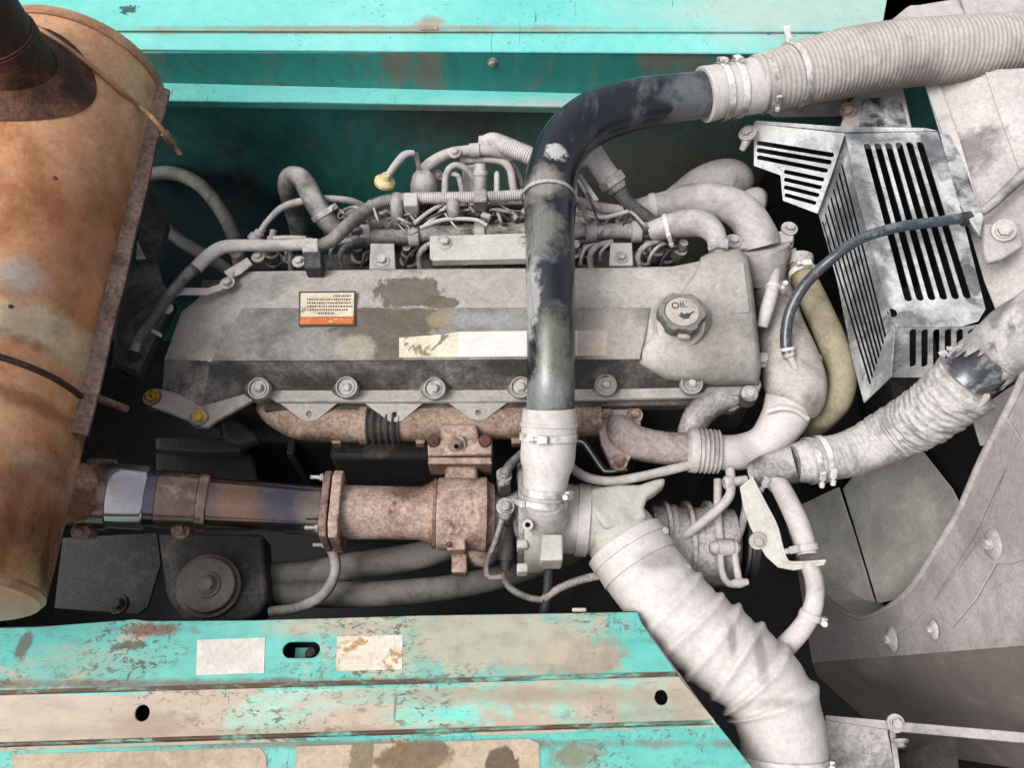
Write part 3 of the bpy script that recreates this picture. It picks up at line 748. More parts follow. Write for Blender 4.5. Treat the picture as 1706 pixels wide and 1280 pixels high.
# slightly raised straps and a straight rod lying over the far shoulder
def on_drum(px, py, lift=0.0):
    d = ray(px, py); o = CAMP - MC
    a = d - MAX * d.dot(MAX); b = o - MAX * o.dot(MAX)
    A = a.dot(a); B = 2 * a.dot(b); Cc = b.dot(b) - (MR + lift) ** 2
    D = max(0, B * B - 4 * A * Cc)
    return CAMP + d * ((-B - math.sqrt(D)) / (2 * A))
rod = [on_drum(x, y, .004) for x, y in ((62, 45), (100, 70), (150, 108), (200, 150), (235, 180))] + [W(262, 205, .21), W(300, 256, .15)]
tube('hanger_rod', [tuple(p) + (.0042,) for p in rod], 'muffler_rim', mu, 10, raw=True)
lathe('rod_end', rod[-2].lerp(rod[-1], .3), rod[-1], [(0, .008), (.5, .0085), (.6, .006), (1, .004)], 'rust_flange', mu, 10)
# seam flange down the flank
sd_ = []
for i in range(40):
    y = .50 - i * (.50 + .17) / 39
    c = mpt(y)
    wv = .0006 * math.sin(i * .6)
    a0 = R(2); r0 = Vector((math.cos(a0), 0, math.sin(a0)))
    e = Vector((.021 + wv, 0, -.012))
    sd_.append((c + r0 * (MR - .001), c + r0 * (MR - .001) + e, c + r0 * (MR - .001) + e + Vector((-.002, 0, -.008)), c + r0 * (MR - .001) + Vector((-.001, 0, -.01))))
V = [q for s in sd_ for q in s]
F = [(4 * i + k, 4 * i + (k + 1) % 4, 4 * i + 4 + (k + 1) % 4, 4 * i + 4 + k) for i in range(39) for k in range(4)] + [(0, 1, 2, 3), (159, 158, 157, 156)]
mk('seam_flange', V, F, 'rust_flange', mu, bevel=.0015)
# tie strap half way: raised rib and a short stud
ys_ = on_drum(100, 636, .001).y
tube('strap_rib', [tuple(mpt(ys_) + Vector((math.cos(a), 0, math.sin(a))) * (MR + .001)) + (.0045,) for a in [k * 2 * math.pi / 48 for k in range(49)]], 'rust_dark', mu, 10, raw=True, n=140)
lpx('stud', (135, 652, .1), (210, 682, .02), [(0, 6), (1, 7)], 'rust_flange', mu, nseg=12)
# small holes/dents
for x, y in ((92, 297), (18, 511)):
    p = on_drum(x, y, -.0005); n = (p - mpt(p.y)).normalized()
    lathe('drain_hole', p, p + n * .001, [(0, .0035), (1, .0033)], 'rust_dark', mu, 12)
# tail pipe and collar
b0 = on_drum(25, 120, 0)
tp = lathe('tail_pipe', Vector((b0.x, b0.y, b0.z - .05)), Vector((b0.x, b0.y, b0.z + .30)), [(0, .063), (.33, .063), (.331, .059), (1, .058), (1, .053), (.4, .053)], 'rust_dark', mu, 48, cap=False)
V = []; F = []
n = 48; rows_ = 7
for j in range(rows_):
    t = j / (rows_ - 1)
    for k in range(n):
        a = 2 * math.pi * k / n
        rr = .064 + .038 * t
        x = b0.x + rr * math.cos(a) * 1.0; y = b0.y + rr * math.sin(a)
        dx = min(.9995, abs(x - mpt(y).x) / MR) * MR
        zs = MC.z + math.sqrt(max(1e-6, MR * MR - dx * dx))
        V.append((x, y, zs + .0025 + .02 * (1 - t) ** 2.5))
for j in range(rows_ - 1):
    for k in range(n):
        F.append((j * n + k, j * n + (k + 1) % n, (j + 1) * n + (k + 1) % n, (j + 1) * n + k))
mk('outlet_collar', V, F, 'rust_dark', mu)
ring('pipe_band', (b0.x, b0.y, b0.z + .055), UPZ, .0585, .03, .003, 'rust_dark', mu)
# outlet stub at the flank
s0, s1 = W(120, 822, .03), W(160, 826, .0)
lathe('side_stub', s0 + (s0 - s1) * .8, s1, [(0, 58 * S(s0)), (.55, 52 * S(s0)), (.8, 46 * S(s0)), (1, 45 * S(s0))], 'rust', mu, 40)

# ---- mounting bracket behind the seam
br = thing('muffler_bracket', 'worn steel bracket plate behind the muffler seam', 'bracket', W(250, 450, -.1))
prism('plate', [W(x, y, -.02) for x, y in ((250, 320), (275, 345), (278, 365), (262, 430), (270, 470), (290, 500), (230, 620), (190, 600), (210, 480))], (-.004, 0, -.03), 'dusty_dark', br)
prism('tab', [W(x, y, .0) for x, y in ((228, 400), (243, 430), (226, 432))], (0, 0, -.004), 'dusty_pale', br)
prism('upright', [W(x, y, -.05) for x, y in ((200, 480), (216, 482), (196, 610), (186, 612))], (0, 0, -.05), 'deep_dark', br)

# ---- exhaust pipe from muffler to turbocharger
ex = thing('exhaust_pipe', 'heat tinted steel exhaust pipe with overlapping sleeves and two clamps', 'exhaust pipe', W(330, 840, -.06))
def xs(px, py, z): return W(px, py, z)
A, B = (140, 822, 0.0), (560, 852, -.10)
def lerp3(a, b, t): return tuple(x + (y - x) * t for x, y in zip(a, b))
def seg(name, t0, t1, prof, mat, **kw):
    return lpx(name, lerp3(A, B, t0), lerp3(A, B, t1), prof, mat, ex, **kw)
tx = lambda px: (px - 140) / 420.
seg('clamp_band', tx(140), tx(186), [(0, 57), (.02, 59), (.98, 59), (1, 57)], 'heat_steel', nseg=48)
seg('sleeve', tx(170), tx(246), [(0, 54), (.95, 54), (1, 52)], 'heat_bright', nseg=48)
seg('inner_pipe', tx(235), tx(280), [(0, 47), (1, 46)], 'heat_blue', nseg=48)
seg('sleeve', tx(262), tx(345), [(0, 45), (.03, 48), (.97, 47), (1, 46)], 'heat_steel', nseg=48)
seg('pipe', tx(335), tx(548), [(0, 42), (.3, 41), (1, 40)], 'heat_blue', nseg=48)
seg('clamp_ear', tx(330), tx(348), [(0, 48), (.1, 49.5), (.9, 49.5), (1, 48)], 'heat_steel', nseg=48)
for px, py in ((146, 884), (310, 880)):
    p = W(px, py, -.02 if px < 200 else -.06)
    s = box('clamp_lug', p, .022, .02, .03, 'rust_flange', ex, bevel=.004)
    bolt(p + Vector((-.002, -.008, .016)), (0, -.5, .9), .0085, ex, 'bolt_rust')

# ---- turbocharger
tu = thing('turbocharger', 'rusty cast turbocharger with pale dusty compressor housing', 'turbocharger', W(800, 860, -.14))
zt = -.12
D0, D1 = (545, 853, -.10), (845, 858, zt)
ax = (W(*D1) - W(*D0)).normalized()
M3 = axes(ax)
def tp_(px): return lerp3(D0, D1, (px - 545) / 300.)
# rectangular outlet flanges (two plates)
f1 = W(*tp_(548)); f2 = W(*tp_(565))
def rflange(c, w, hh, hv, mat):
    o = []
    for a, b in ((-1, -.72), (-1, .72), (-.72, 1), (.72, 1), (1, .72), (1, -.72), (.72, -1), (-.72, -1)):
        o.append(c + M3.col[1] * a * hh + M3.col[2] * b * hv - ax * w / 2)
    return prism('outlet_flange', o, ax * w, mat, tu, bevel=.002)
rflange(f1, .012, .056, .058, 'rust_flange'); rflange(f2, .016, .057, .059, 'rust_pale')
for a, b in ((-1, 1), (1, 1), (-1, -1), (1, -1)):
    p = f1 + M3.col[1] * a * .043 + M3.col[2] * b * .045 - ax * .006
    bolt(p, -ax, .006, tu, 'bolt_steel', False)
    lathe('stud', p - ax * .006, p - ax * .022, [(0, .0035), (1, .0035)], 'bolt_steel', tu, 10)
lpx('turbine_outlet', tp_(568), tp_(722), [(0, 45), (.5, 44), (.85, 44), (.95, 50), (1, 50)], 'rust_pale', tu, nseg=48)
lpx('clamp_ring', tp_(716), tp_(730), [(0, 52), (.2, 54), (.8, 54), (1, 52)], 'rust', tu, nseg=48)
lpx('turbine_housing', tp_(728), tp_(822), [(0, 57), (.03, 60), (.3, 61), (.72, 60), (.78, 62), (.86, 62), (.9, 55), (1, 50)], 'rust_pale', tu, nseg=56)
# scroll that drops below the housing
tube('scroll', [(735, 830, -.19, 32), (770, 880, -.185, 40), (800, 912, -.18, 36), (812, 880, -.15, 30)], 'rust_pale', tu, 24)
prism('foot', [W(x, y, -.15) for x, y in ((752, 905), (778, 905), (778, 954), (752, 954))], (0, 0, -.03), 'rust_pale', tu, bevel=.003)
prism('lug', [W(x, y, -.085) for x, y in ((744, 890), (776, 890), (776, 916), (744, 916))], (0, 0, -.03), 'rust_pale', tu, bevel=.003)
bolt(W(748, 908, -.083), (0, -.2, 1), .004, tu, 'rust_dark', False)
# neck and flange to the manifold
prism('inlet_neck', [W(x, y, -.085) for x, y in ((742, 775), (795, 775), (800, 815), (738, 815))], (0, 0, -.06), 'rust_pale', tu, bevel=.008, seg=3)
prism('inlet_flange', [W(x, y, -.072) for x, y in ((713, 762), (818, 762), (820, 773), (713, 773))], (0, 0, -.05), 'rust_pale', tu, bevel=.002)
lpx('split_ring', tp_(722), tp_(727), [(0, 58), (1, 58)], 'rust_flange', tu, nseg=48)
# bearing housing
lpx('bearing_housing', (818, 858, zt), (868, 860, zt), [(0, 48), (.15, 40), (.5, 34), (.8, 42), (1, 50)], 'dusty_cast', tu, nseg=40)
# oil feed block and lines
prism('oil_block', [W(x, y, -.04) for x, y in ((826, 782), (846, 778), (852, 806), (830, 812))], (0, 0, -.05), 'dusty_cast', tu, bevel=.004)
bolt(W(840, 792, -.038), (0, -.1, 1), .0075, tu, 'dusty_cast')
tube('oil_line', [(840, 792, -.03, 9), (850, 775, -.03, 8), (872, 755, -.05, 8)], 'rubber_grey', tu, 14)
prism('oil_block', [W(x, y, -.045) for x, y in ((830, 832), (850, 826), (858, 850), (846, 868), (832, 862))], (0, 0, -.05), 'dusty_cast', tu, bevel=.005)
bolt(W(842, 845, -.043), (0, -.1, 1), .0085, tu, 'dusty_cast')
tube('actuator_rod', [(838, 862, -.06, 5), (826, 900, -.07, 5), (811, 940, -.09, 5), (814, 962, -.10, 6), (836, 962, -.10, 6)], 'dusty_cast', tu, 12)
lpx('oil_drain', (846, 868, -.09), (842, 950, -.12), [(0, 10), (.4, 12), (.5, 14), (.8, 13), (.82, 9), (1, 8)], 'dusty_dark', tu, nseg=20)
# compressor housing
zc = -.12
lpx('back_plate', (862, 862, zc), (872, 862, zc), [(0, 88), (.1, 92), (.9, 92), (1, 90)], 'dusty_cast', tu, nseg=56)
lpx('compressor_housing', (872, 862, zc), (945, 864, zc), [(0, 90), (.12, 92), (.4, 90), (.65, 82), (.85, 64), (1, 54)], 'dusty_cream', tu, nseg=56)
lpx('compressor_inlet', (938, 864, zc), (982, 868, zc), [(0, 58), (.5, 57), (.52, 60), (.95, 60), (1, 57)], 'dusty_white', tu, nseg=48)
prism('housing_pad', [W(x, y, -.035) for x, y in ((903, 890), (938, 890), (938, 934), (900, 934))], (0, 0, -.05), 'dusty_cream', tu, bevel=.003)
for x, y in ((868, 790), (868, 945), (868, 905)):
    prism('clamp_dog', [W(x + a, y + b, -.05) for a, b in ((-7, -7), (12, -7), (12, 8), (-7, 8))], (0, 0, -.03), 'dusty_cream', tu, bevel=.003)
pl_ = Pl(W(878, 875, -.02), W(890, 875, -.02), W(880, 885, -.035))
lathe('pressure_tap', W(879, 875, -.03), W(879, 875, -.016), [(0, .009), (1, .009)], 'dusty_cream', tu, 8)
lathe('tap_bore', W(879, 875, -.0158), W(879, 875, -.0152), [(0, .004), (1, .004)], 'black_hole', tu, 16)
lpx('outlet_neck', (905, 860, -.06), (906, 830, -.02), [(0, 44), (.6, 40), (1, 38)], 'dusty_pale', tu, nseg=40)

# ---- exhaust manifold
mf = thing('exhaust_manifold', 'rust brown exhaust manifold log under the valve cover edge', 'exhaust manifold', W(650, 715, -.12))
zm = -.105
tube('elbow_runner', [(440, 676, zm - .01, 16), (462, 692, zm, 22), (500, 704, zm, 29), (550, 707, zm, 30), (612, 708, zm, 30)], 'rust_manifold', mf, 28)
lpx('end_ring', (600, 708, zm), (614, 708, zm), [(0, 31), (.2, 34), (1, 34)], 'rust_manifold', mf)
tube('expansion_bellows', [(612, 708, zm, 31), (640, 708, zm, 31), (668, 708, zm, 31)], 'dusty_dark', mf, 32, corr=(.0115, .07))
tube('log', [(664, 706, zm, 30), (740, 705, zm, 31), (800, 704, zm, 30), (880, 703, zm, 29), (1000, 700, zm, 28)], 'rust_manifold', mf, 28)
prism('outlet_boss', [W(x, y, -.07) for x, y in ((735, 705), (795, 705), (800, 745), (730, 745))], (0, 0, -.06), 'rust_pale', mf, bevel=.008, seg=3)
prism('outlet_flange', [W(x, y, -.066) for x, y in ((712, 733), (820, 730), (820, 757), (713, 759))], (0, 0, -.05), 'rust_pale', mf, bevel=.003)
bolt(W(761, 741, -.063), (0, -.4, .9), .009, mf, 'bolt_rust')
lathe('tapped_bore', W(760, 744, -.052), W(760, 744, -.0515), [(0, .004), (1, .004)], 'black_hole', mf, 12)
for x in (722, 808):
    lathe('stud_boss', W(x, 735, -.07), W(x, 735, -.058), [(0, .011), (.8, .011), (1, .009)], 'rust_dark', mf, 16)
for x in (560, 700, 860):
    prism('heat_lug', [W(x + a, 735 + b, zm) for a, b in ((-9, -6), (9, -6), (7, 4), (-7, 4))], (0, 0, -.02), 'rust_manifold', mf)

# ---- branch flange and pipe towards the fan end
eg = thing('exhaust_gas_pipe', 'rusty flanged pipe joined by bellows to a white curved coolant elbow', 'exhaust gas pipe', W(1150, 740, -.1))
ze = -.11
plate('flange', [W(x, y, ze + .02) for x, y in ((996, 682), (1062, 680), (1068, 690), (1068, 730), (1048, 768), (1034, 782), (1020, 778), (1002, 740), (994, 700))], [], .014, 'rust_grey', eg, .002)
for x, y in ((1008, 692), (1057, 692), (1031, 771)):
    bolt(W(x, y, ze + .021), (0, -.1, 1), .0085, eg, 'bolt_rust')
tube('pipe', [(1032, 705, ze - .02, 24), (1034, 722, ze + .01, 28), (1060, 738, ze + .015, 29), (1100, 746, ze + .01, 28), (1150, 750, ze + .01, 28)], 'rust_grey', eg, 28)
lpx('pipe_bead', (1142, 750, ze + .01), (1160, 751, ze + .01), [(0, 28), (.3, 37), (1, 38)], 'dusty_pale', eg)
tube('bellows', [(1158, 751, ze + .01, 36), (1178, 752, ze + .01, 36), (1196, 753, ze + .01, 35)], 'dusty_pale', eg, 36, corr=(.0075, .055))
tube('white_elbow', [(1192, 754, ze + .01, 29), (1235, 753, ze + .01, 30), (1275, 738, ze + .02, 32), (1305, 700, ze + .03, 38), (1318, 665, ze + .035, 42)], 'dusty_white', eg, 32, lump=(30, .012))
# ================================================================== engine block and head
eb = thing('engine_block', 'dark cast engine block and cylinder head below the valve cover', 'engine', (0, .05, -.6))
xa, xb = W(300, 650, -.1).x, W(1255, 650, -.1).x
yf_ = W(853, 672, -.09).y; yb_ = W(853, 440, -.05).y
box('cylinder_head', ((xa + xb) / 2, (yf_ + yb_) / 2 + .005, -.16), xb - xa, yb_ - yf_ - .02, .14, 'dusty_dark', eb, bevel=.006)
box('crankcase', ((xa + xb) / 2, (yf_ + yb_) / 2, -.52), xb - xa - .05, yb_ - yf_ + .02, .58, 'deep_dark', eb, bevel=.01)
for i, px in enumerate((480, 570, 735, 900, 1060)):
    p = W(px, 720, -.2)
    box('web_rib', (p.x, yf_ - .012, -.38), .014, .05, .30, 'dusty_dark', eb, bevel=.003)
box('side_cover', (W(655, 760, -.3).x, yf_ - .02, -.33), .22, .05, .2, 'dusty_dark', eb, bevel=.01)
zprism('head_step', [(258, 728), (345, 727), (410, 735), (400, 752), (345, 754), (258, 748)], -.17, .03, 'dusty_dark', eb, bevel=.004)
zprism('gear_case', [(258, 752), (420, 752), (430, 800), (258, 800)], -.22, .3, 'deep_dark', eb, bevel=.006)
zprism('gear_case_lug', [(365, 700), (400, 695), (432, 730), (400, 742), (372, 735)], -.15, .03, 'dusty_dark', eb, bevel=.008)

# ================================================================== valve cover
vc = thing('valve_cover', 'long dusty cast valve cover over the engine with dark oil stains', 'valve cover', W(760, 570, -.05))
# longitudinal lines from the back edge over the top to the skirt; one (px, py, z) per station
rows = [
 [(350, 480, -.075), (404, 455, -.07), (700, 450, -.07), (1000, 449, -.07), (1120, 446, -.07), (1185, 436, -.07)],      # back foot
 [(352, 478, -.035), (412, 452, -.004), (700, 448, .0), (1000, 446, .0), (1120, 444, .0), (1180, 432, .0)],            # back top edge
 [(300, 520, -.030), (398, 511, .008), (700, 512, .012), (1000, 511, .012), (1090, 512, .012), (1190, 512, .010)],     # ridge
 [(272, 598, -.040), (347, 604, -.004), (700, 601, .0), (1000, 600, .0), (1090, 600, .0), (1200, 596, .0)],            # lower crease
 [(268, 655, -.066), (332, 686, -.066), (428, 651, -.060), (870, 650, -.060), (1060, 648, -.060), (1252, 644, -.060)], # skirt foot
]
def densify(r, n=7):
    out = []
    for a, b in zip(r, r[1:]):
        for k in range(n): out.append(lerp3(a, b, k / n))
    return out + [r[-1]]
# resample all lines to the same station count by fraction
def resamp(r, n):
    P = [W(*q) for q in r]
    L = [0]
    for a, b in zip(P, P[1:]): L.append(L[-1] + (b - a).length)
    out = []
    for k in range(n):
        s = L[-1] * k / (n - 1); j = 0
        while j < len(L) - 2 and L[j + 1] < s: j += 1
        out.append(P[j].lerp(P[j + 1], (s - L[j]) / (L[j + 1] - L[j])))
    return out
V = []; F = []
G = [[W(*q) for q in r] for r in rows]
nst = 6
for r in G: V += r
for j in range(len(G) - 1):
    for i in range(nst - 1):
        F.append((j * nst + i, j * nst + i + 1, (j + 1) * nst + i + 1, (j + 1) * nst + i))
last = len(V)
# drop the skirt and the back straight down so the cover is a closed shell
V += [p + Vector((0, 0, -.03)) for p in G[-1]]
for i in range(nst - 1):
    F.append(((len(G) - 1) * nst + i, (len(G) - 1) * nst + i + 1, last + i + 1, last + i))
F.append(tuple(j * nst for j in range(len(G))) + (last,))
F.append(tuple(j * nst + nst - 1 for j in range(len(G) - 1, -1, -1)) [:0] or tuple([last + nst - 1] + [j * nst + nst - 1 for j in range(len(G) - 1, -1, -1)]))
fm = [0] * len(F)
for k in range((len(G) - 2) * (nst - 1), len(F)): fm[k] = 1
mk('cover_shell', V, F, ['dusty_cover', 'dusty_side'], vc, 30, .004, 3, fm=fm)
# shallow raised step that runs from the ridge to the crease in the middle field
zprism('name_field', [(404, 513), (1085, 512), (1066, 598), (352, 601)], .0125, .004, 'cover_mid', vc, bevel=.0012)
# skirt flange
fl = [(258, 646), (246, 656), (250, 676), (272, 684), (312, 700), (322, 710), (345, 712), (360, 700), (424, 664), (450, 662), (460, 669), (560, 669), (600, 669), (700, 669), (850, 668), (1000, 665), (1130, 662), (1240, 657), (1262, 660), (1270, 640), (1262, 622), (1240, 620), (1000, 630), (700, 632), (440, 634), (345, 664)]
zprism('flange', fl, -.060, .012, 'dusty_cover', vc, bevel=.003)
zprism('gasket_rail', [(440, 669), (1240, 660), (1240, 674), (440, 684)], -.076, .02, 'dusty_dark', vc, bevel=.002)
# bolts with bosses and the teardrop hollows above them
BN = Vector((0, -.28, .96)).normalized()
for x, y in ((435, 650), (580, 648), (725, 650), (868, 648), (1008, 644), (1150, 642)):
    z = -.040
    c = W(x, y, z - .010)
    lathe('bolt_boss', c, c + BN * .016, [(0, .0195), (.9, .019), (1, .018), (1, .0162), (.72, .0155), (.7, .0)], 'dusty_cover', vc, 28, cap=False)
    tube('bolt_hollow', [(x + 1, y - 46, -.022, 8), (x, y - 34, -.036, 16), (x, y - 22, -.052, 24), (x, y - 8, -.068, 30), (x, y + 2, -.080, 32)], 'dusty_side', vc, 20, smooth=70)
    bolt(c + BN * .012, BN, .0074, vc, 'bolt_steel')
for x, y, m in ((255, 663, 'brass'), (333, 697, 'brass'), (1247, 657, 'dusty_pale')):
    c = W(x, y, -.062)
    lathe('bolt_boss', c - UPZ * .02, c + UPZ * .004, [(0, .017), (1, .016)], 'dusty_side', vc, 24)
    bolt(c + UPZ * .004, (0, -.25, 1), .0078, vc, m)
for x, y in ((515, 696), (657, 697), (797, 694)):
    P = Pl(W(x - 50, 672, -.068), W(x + 50, 672, -.068), W(x, y, -.072))
    plate('heat_tab', [P.at(*q) for q in ((x - 52, 670), (x + 52, 668), (x + 14, y + 3), (x + 6, y + 6), (x - 6, y + 6), (x - 12, y + 3))], [hole(P, x, y - 6, 5, 5, 12)], .003, 'dusty_cover', vc, .0006)
# raised block with the filler cap at the fan end
hump = [(1168, 430), (1188, 420), (1228, 415), (1245, 428), (1252, 470), (1262, 560), (1267, 610), (1262, 640), (1190, 640), (1110, 632), (1064, 606), (1068, 585), (1094, 545), (1130, 495), (1160, 450)]
V = []; F = []
n = len(hump)
cx = sum(p[0] for p in hump) / n; cy = sum(p[1] for p in hump) / n
lv = ((1.02, -.05), (1.0, -.004), (.96, .004), (.90, .008), (.6, .010), (.0, .011))
def ztop(y): return .010 if y < 585 else .010 - .052 * ((y - 585) / 55.) ** 1.3
for s, dz in lv[:-1]:
    for x, y in hump:
        yy = cy + (y - cy) * s
        V.append(W(cx + (x - cx) * s, yy, (ztop(min(640, yy)) + dz) if dz > -.03 else -.06))
m = len(lv) - 1
for j in range(m - 1):
    for i in range(n): F.append((j * n + i, j * n + (i + 1) % n, (j + 1) * n + (i + 1) % n, (j + 1) * n + i))
V.append(W(cx, cy, .021)); F += [((m - 1) * n + i, (m - 1) * n + (i + 1) % n, len(V) - 1) for i in range(n)]
mk('filler_block', V, F, 'dusty_cover', vc, 60, 0)
zprism('raised_panel', [(1192, 440), (1240, 436), (1250, 520), (1200, 524)], .0215, .005, 'dusty_cover', vc, bevel=.002)
lathe('filler_neck', W(1134, 540, .012), W(1134, 540, .036), [(0, .052), (.4, .046), (1, .040)], 'dusty_cover', vc, 40)
# end bracket strip with bolts that carries the harness
bs = thing('harness_bracket', 'dusty bent strip bracket bolted to the end of the valve cover', 'bracket', W(340, 480, 0))
strip = [(248, 545, .0), (270, 512, .0), (285, 492, .0), (300, 486, .005), (345, 487, .01), (372, 478, .012), (388, 460, .012)]
V = []
for x, y, z in strip:
    p = W(x, y, z)
    V += [p + Vector((0, .009, .001)), p + Vector((0, -.006, .001)), p + Vector((0, -.006, -.004)), p + Vector((0, .009, -.004))]
m = len(strip)
F = [(4 * i + k, 4 * i + (k + 1) % 4, 4 * i + 4 + (k + 1) % 4, 4 * i + 4 + k) for i in range(m - 1) for k in range(4)] + [(0, 1, 2, 3), (4 * m - 1, 4 * m - 2, 4 * m - 3, 4 * m - 4)]
mk('strip', V, F, 'dusty_pale', bs, 50, .001)
bolt(W(379, 472, .016), UPZ, .0075, bs); bolt(W(277, 514, .004), UPZ, .007, bs)
zprism('lifting_tab', [(372, 452), (396, 438), (412, 428), (421, 440), (400, 456), (382, 464)], .01, .004, 'dusty_pale', bs)
zprism('hook', [(250, 545), (270, 556), (268, 562), (246, 550)], .0, .004, 'dusty_pale', bs)

# ---- oil filler cap
oc = thing('oil_filler_cap', 'round knurled oil filler cap with an embossed oil can, on the valve cover', 'filler cap', W(1133, 527, .04))
cz = W(1133, 530, .036)
rc = 37 * S(cz)
V = []; F = []
n = 96
def lobes(a):
    # six grip lobes with hollows between
    c = math.cos(6 * a + .5)
    return 1 + .085 * max(-.7, min(.7, 1.7 * c))
lv = ((1.0, 0), (1.03, .004), (1.03, .016), (.98, .021), (.80, .0215), (.76, .0195), (.0, .0195))
for s, z in lv[:-1]:
    for k in range(n):
        a = 2 * math.pi * k / n
        f = lobes(a) if s > .9 else 1
        V.append(cz + Vector((math.cos(a) * rc * s * f, math.sin(a) * rc * s * f, z)))
m = len(lv) - 1
for j in range(m - 1):
    for k in range(n): F.append((j * n + k, j * n + (k + 1) % n, (j + 1) * n + (k + 1) % n, (j + 1) * n + k))
F.append(tuple((m - 1) * n + k for k in range(n)))
F.append(tuple(range(n - 1, -1, -1)))
mk('cap_body', V, F, 'rubber_mid', oc, 30, .0008)
disc = lathe('cap_disc', cz + UPZ * .0190, cz + UPZ * .0202, [(0, rc * .745), (1, rc * .735)], 'grey_cast', oc, 48)
def font(name, txt, size, c, mat, parent, depth=.0006, rotz=0.0, org=None):
    cu = bpy.data.curves.new(name, 'FONT'); cu.body = txt; cu.size = size; cu.extrude = depth
    cu.align_x = 'CENTER'; cu.align_y = 'CENTER'
    tmp = bpy.data.objects.new(name, cu); COL.objects.link(tmp)
    dg = bpy.context.evaluated_depsgraph_get(); dg.update()
    me = bpy.data.meshes.new_from_object(tmp.evaluated_get(dg))
    bpy.data.objects.remove(tmp)
    Mx = Matrix.Rotation(rotz, 4, 'Z')
    vs = [Vector(c) + (Mx @ v.co) for v in me.vertices]
    fs = [tuple(p.vertices) for p in me.polygons]
    bpy.data.meshes.remove(me)
    return mk(name, vs, fs, mat, parent, 30)
font('lettering', 'OIL', .017, cz + Vector((-.004, .012, .0204)), 'rubber_dark', disc, .0007, R(8))
# oil can drawing: body, spout, drop
def ex2(pts, c, s, th=.0007):
    return [c + Vector((x * s, y * s, 0)) for x, y in pts]
can = ex2(((-.7, -.1), (-.2, -.55), (.35, -.5), (.62, .02), (1.0, .35), (.9, .45), (.5, .1), (.25, .18), (-.05, .05), (-.35, .25), (-.5, .2), (-.42, 0)), cz + Vector((.004, -.006, .0202)), .016)
prism('oil_can_mark', can, (0, 0, .0008), 'rubber_dark', disc, bevel=0)
# lug under the cap
box('cap_lug', cz + Vector((.002, -rc * 1.02, .003)), .02, .01, .01, 'dusty_cover', oc, bevel=.002)

# ---- stickers on the cover
PM = Pl(W(402, 516, .0127), W(1085, 515, .0127), W(600, 596, .0127))
PU = Pl(W(412, 452, -.004), W(1000, 446, .0), W(700, 512, .012))
wl = thing('caution_label', 'small cream caution label with an orange strip on the valve cover', 'label', W(545, 515, .018))
PL2 = Pl(W(500, 487, .0135), W(592, 486, .0135), W(545, 541, .0155))
P0 = PL2
def lab(quad, mat, name, lift, parent=wl): return plate(name, [P0.at(*q) + P0.n * lift for q in quad], [], .0012, mat, parent, 0, P0.n)
lab(((498, 486), (593, 485), (592, 543), (498, 544)), 'print_dark', 'label_border', .0006)
lab(((501, 489), (590, 488), (589, 528), (501, 529)), 'sticker_cream', 'label_field', .0012)
lab(((500, 530), (589, 529), (588, 540), (500, 541)), 'sticker_orange', 'label_strip', .0012)
V = []; F = []
def dash(x0, x1, y, h):
    q = [P0.at(x0, y) + P0.n * .0014, P0.at(x1, y) + P0.n * .0014, P0.at(x1, y + h) + P0.n * .0014, P0.at(x0, y + h) + P0.n * .0014]
    k = len(V); V.extend(q); F.append((k, k + 1, k + 2, k + 3))
for r, (xs_, xe) in enumerate(((556, 586), (512, 584), (512, 582), (512, 586), (512, 580), (530, 556))):
    x = xs_
    while x < xe:
        w = rnd.uniform(1.6, 3.4); dash(x, x + w, 492.5 + r * 5.8, 2.8); x += w + rnd.uniform(.9, 1.8)
o = mk('fine_print', V, F, 'print_dark', wl); o['kind'] = 'stuff'
nl = thing('name_strip', 'long pale name strip label half hidden under the black pipe', 'label', W(838, 575, .014))
P0 = PM
lab(((665, 563), (735, 558), (764, 553), (764, 595), (665, 596)), 'sticker_cream', 'strip_end', .0006, nl)
lab(((764, 553), (962, 551), (962, 593), (764, 595)), 'white_sticker', 'strip_middle', .0006, nl)
lab(((962, 551), (1011, 550), (1011, 592), (962, 593)), 'sticker_pink', 'strip_end', .0006, nl)

# ================================================================== plumbing and wiring behind the cover
def hose(name, label, cat, pts, mat, **kw):
    o = tube(name, pts, mat, None, **kw)
    return tag(o, label, cat)
# fuel rail
fr = thing('fuel_rail', 'dusty tubular fuel rail with bolted brackets behind the valve cover', 'fuel rail', W(730, 395, -.03))
zr = -.04
tube('rail_tube', [(570, 402, zr, 15), (640, 395, zr, 15), (720, 390, zr, 14), (880, 384, zr, 14), (1000, 386, zr, 14), (1090, 384, zr, 15)], 'dusty_cast', fr, 22)
for x in (610, 690, 800, 985, 1060):
    lpx('rail_collar', (x - 9, 393 if x < 700 else 386, zr), (x + 9, 392 if x < 700 else 386, zr), [(0, 17), (.1, 19), (.9, 19), (1, 17)], 'dusty_pale', fr, nseg=24)
def bracket_plate(x0, x1, y0, y1, zz=-.02):
    zprism('bracket', [(x0, y0), (x1, y0), (x1 + 2, y1), (x0 - 2, y1)], zz, .006, 'dusty_pale', fr, bevel=.0015)
    bolt(W((x0 + x1) / 2, y1 - 13, zz + .001), (0, -.1, 1), .0075, fr)
bracket_plate(617, 657, 405, 448); bracket_plate(1017, 1053, 404, 442)
PLT = Pl(W(715, 393, .0), W(890, 390, .0), W(715, 437, -.012))
plate('cover_plate', [PLT.at(*q) for q in ((716, 393), (890, 388), (890, 428), (886, 431), (720, 434), (716, 430))], [], .004, 'dusty_cream', fr, .001)
prism('cover_plate_lip', [PLT.at(720, 434), PLT.at(886, 431), PLT.at(886, 431) - Vector((0, .001, .014)), PLT.at(720, 434) - Vector((0, .001, .014))], (0, .003, 0), 'dusty_cream', fr, bevel=0)
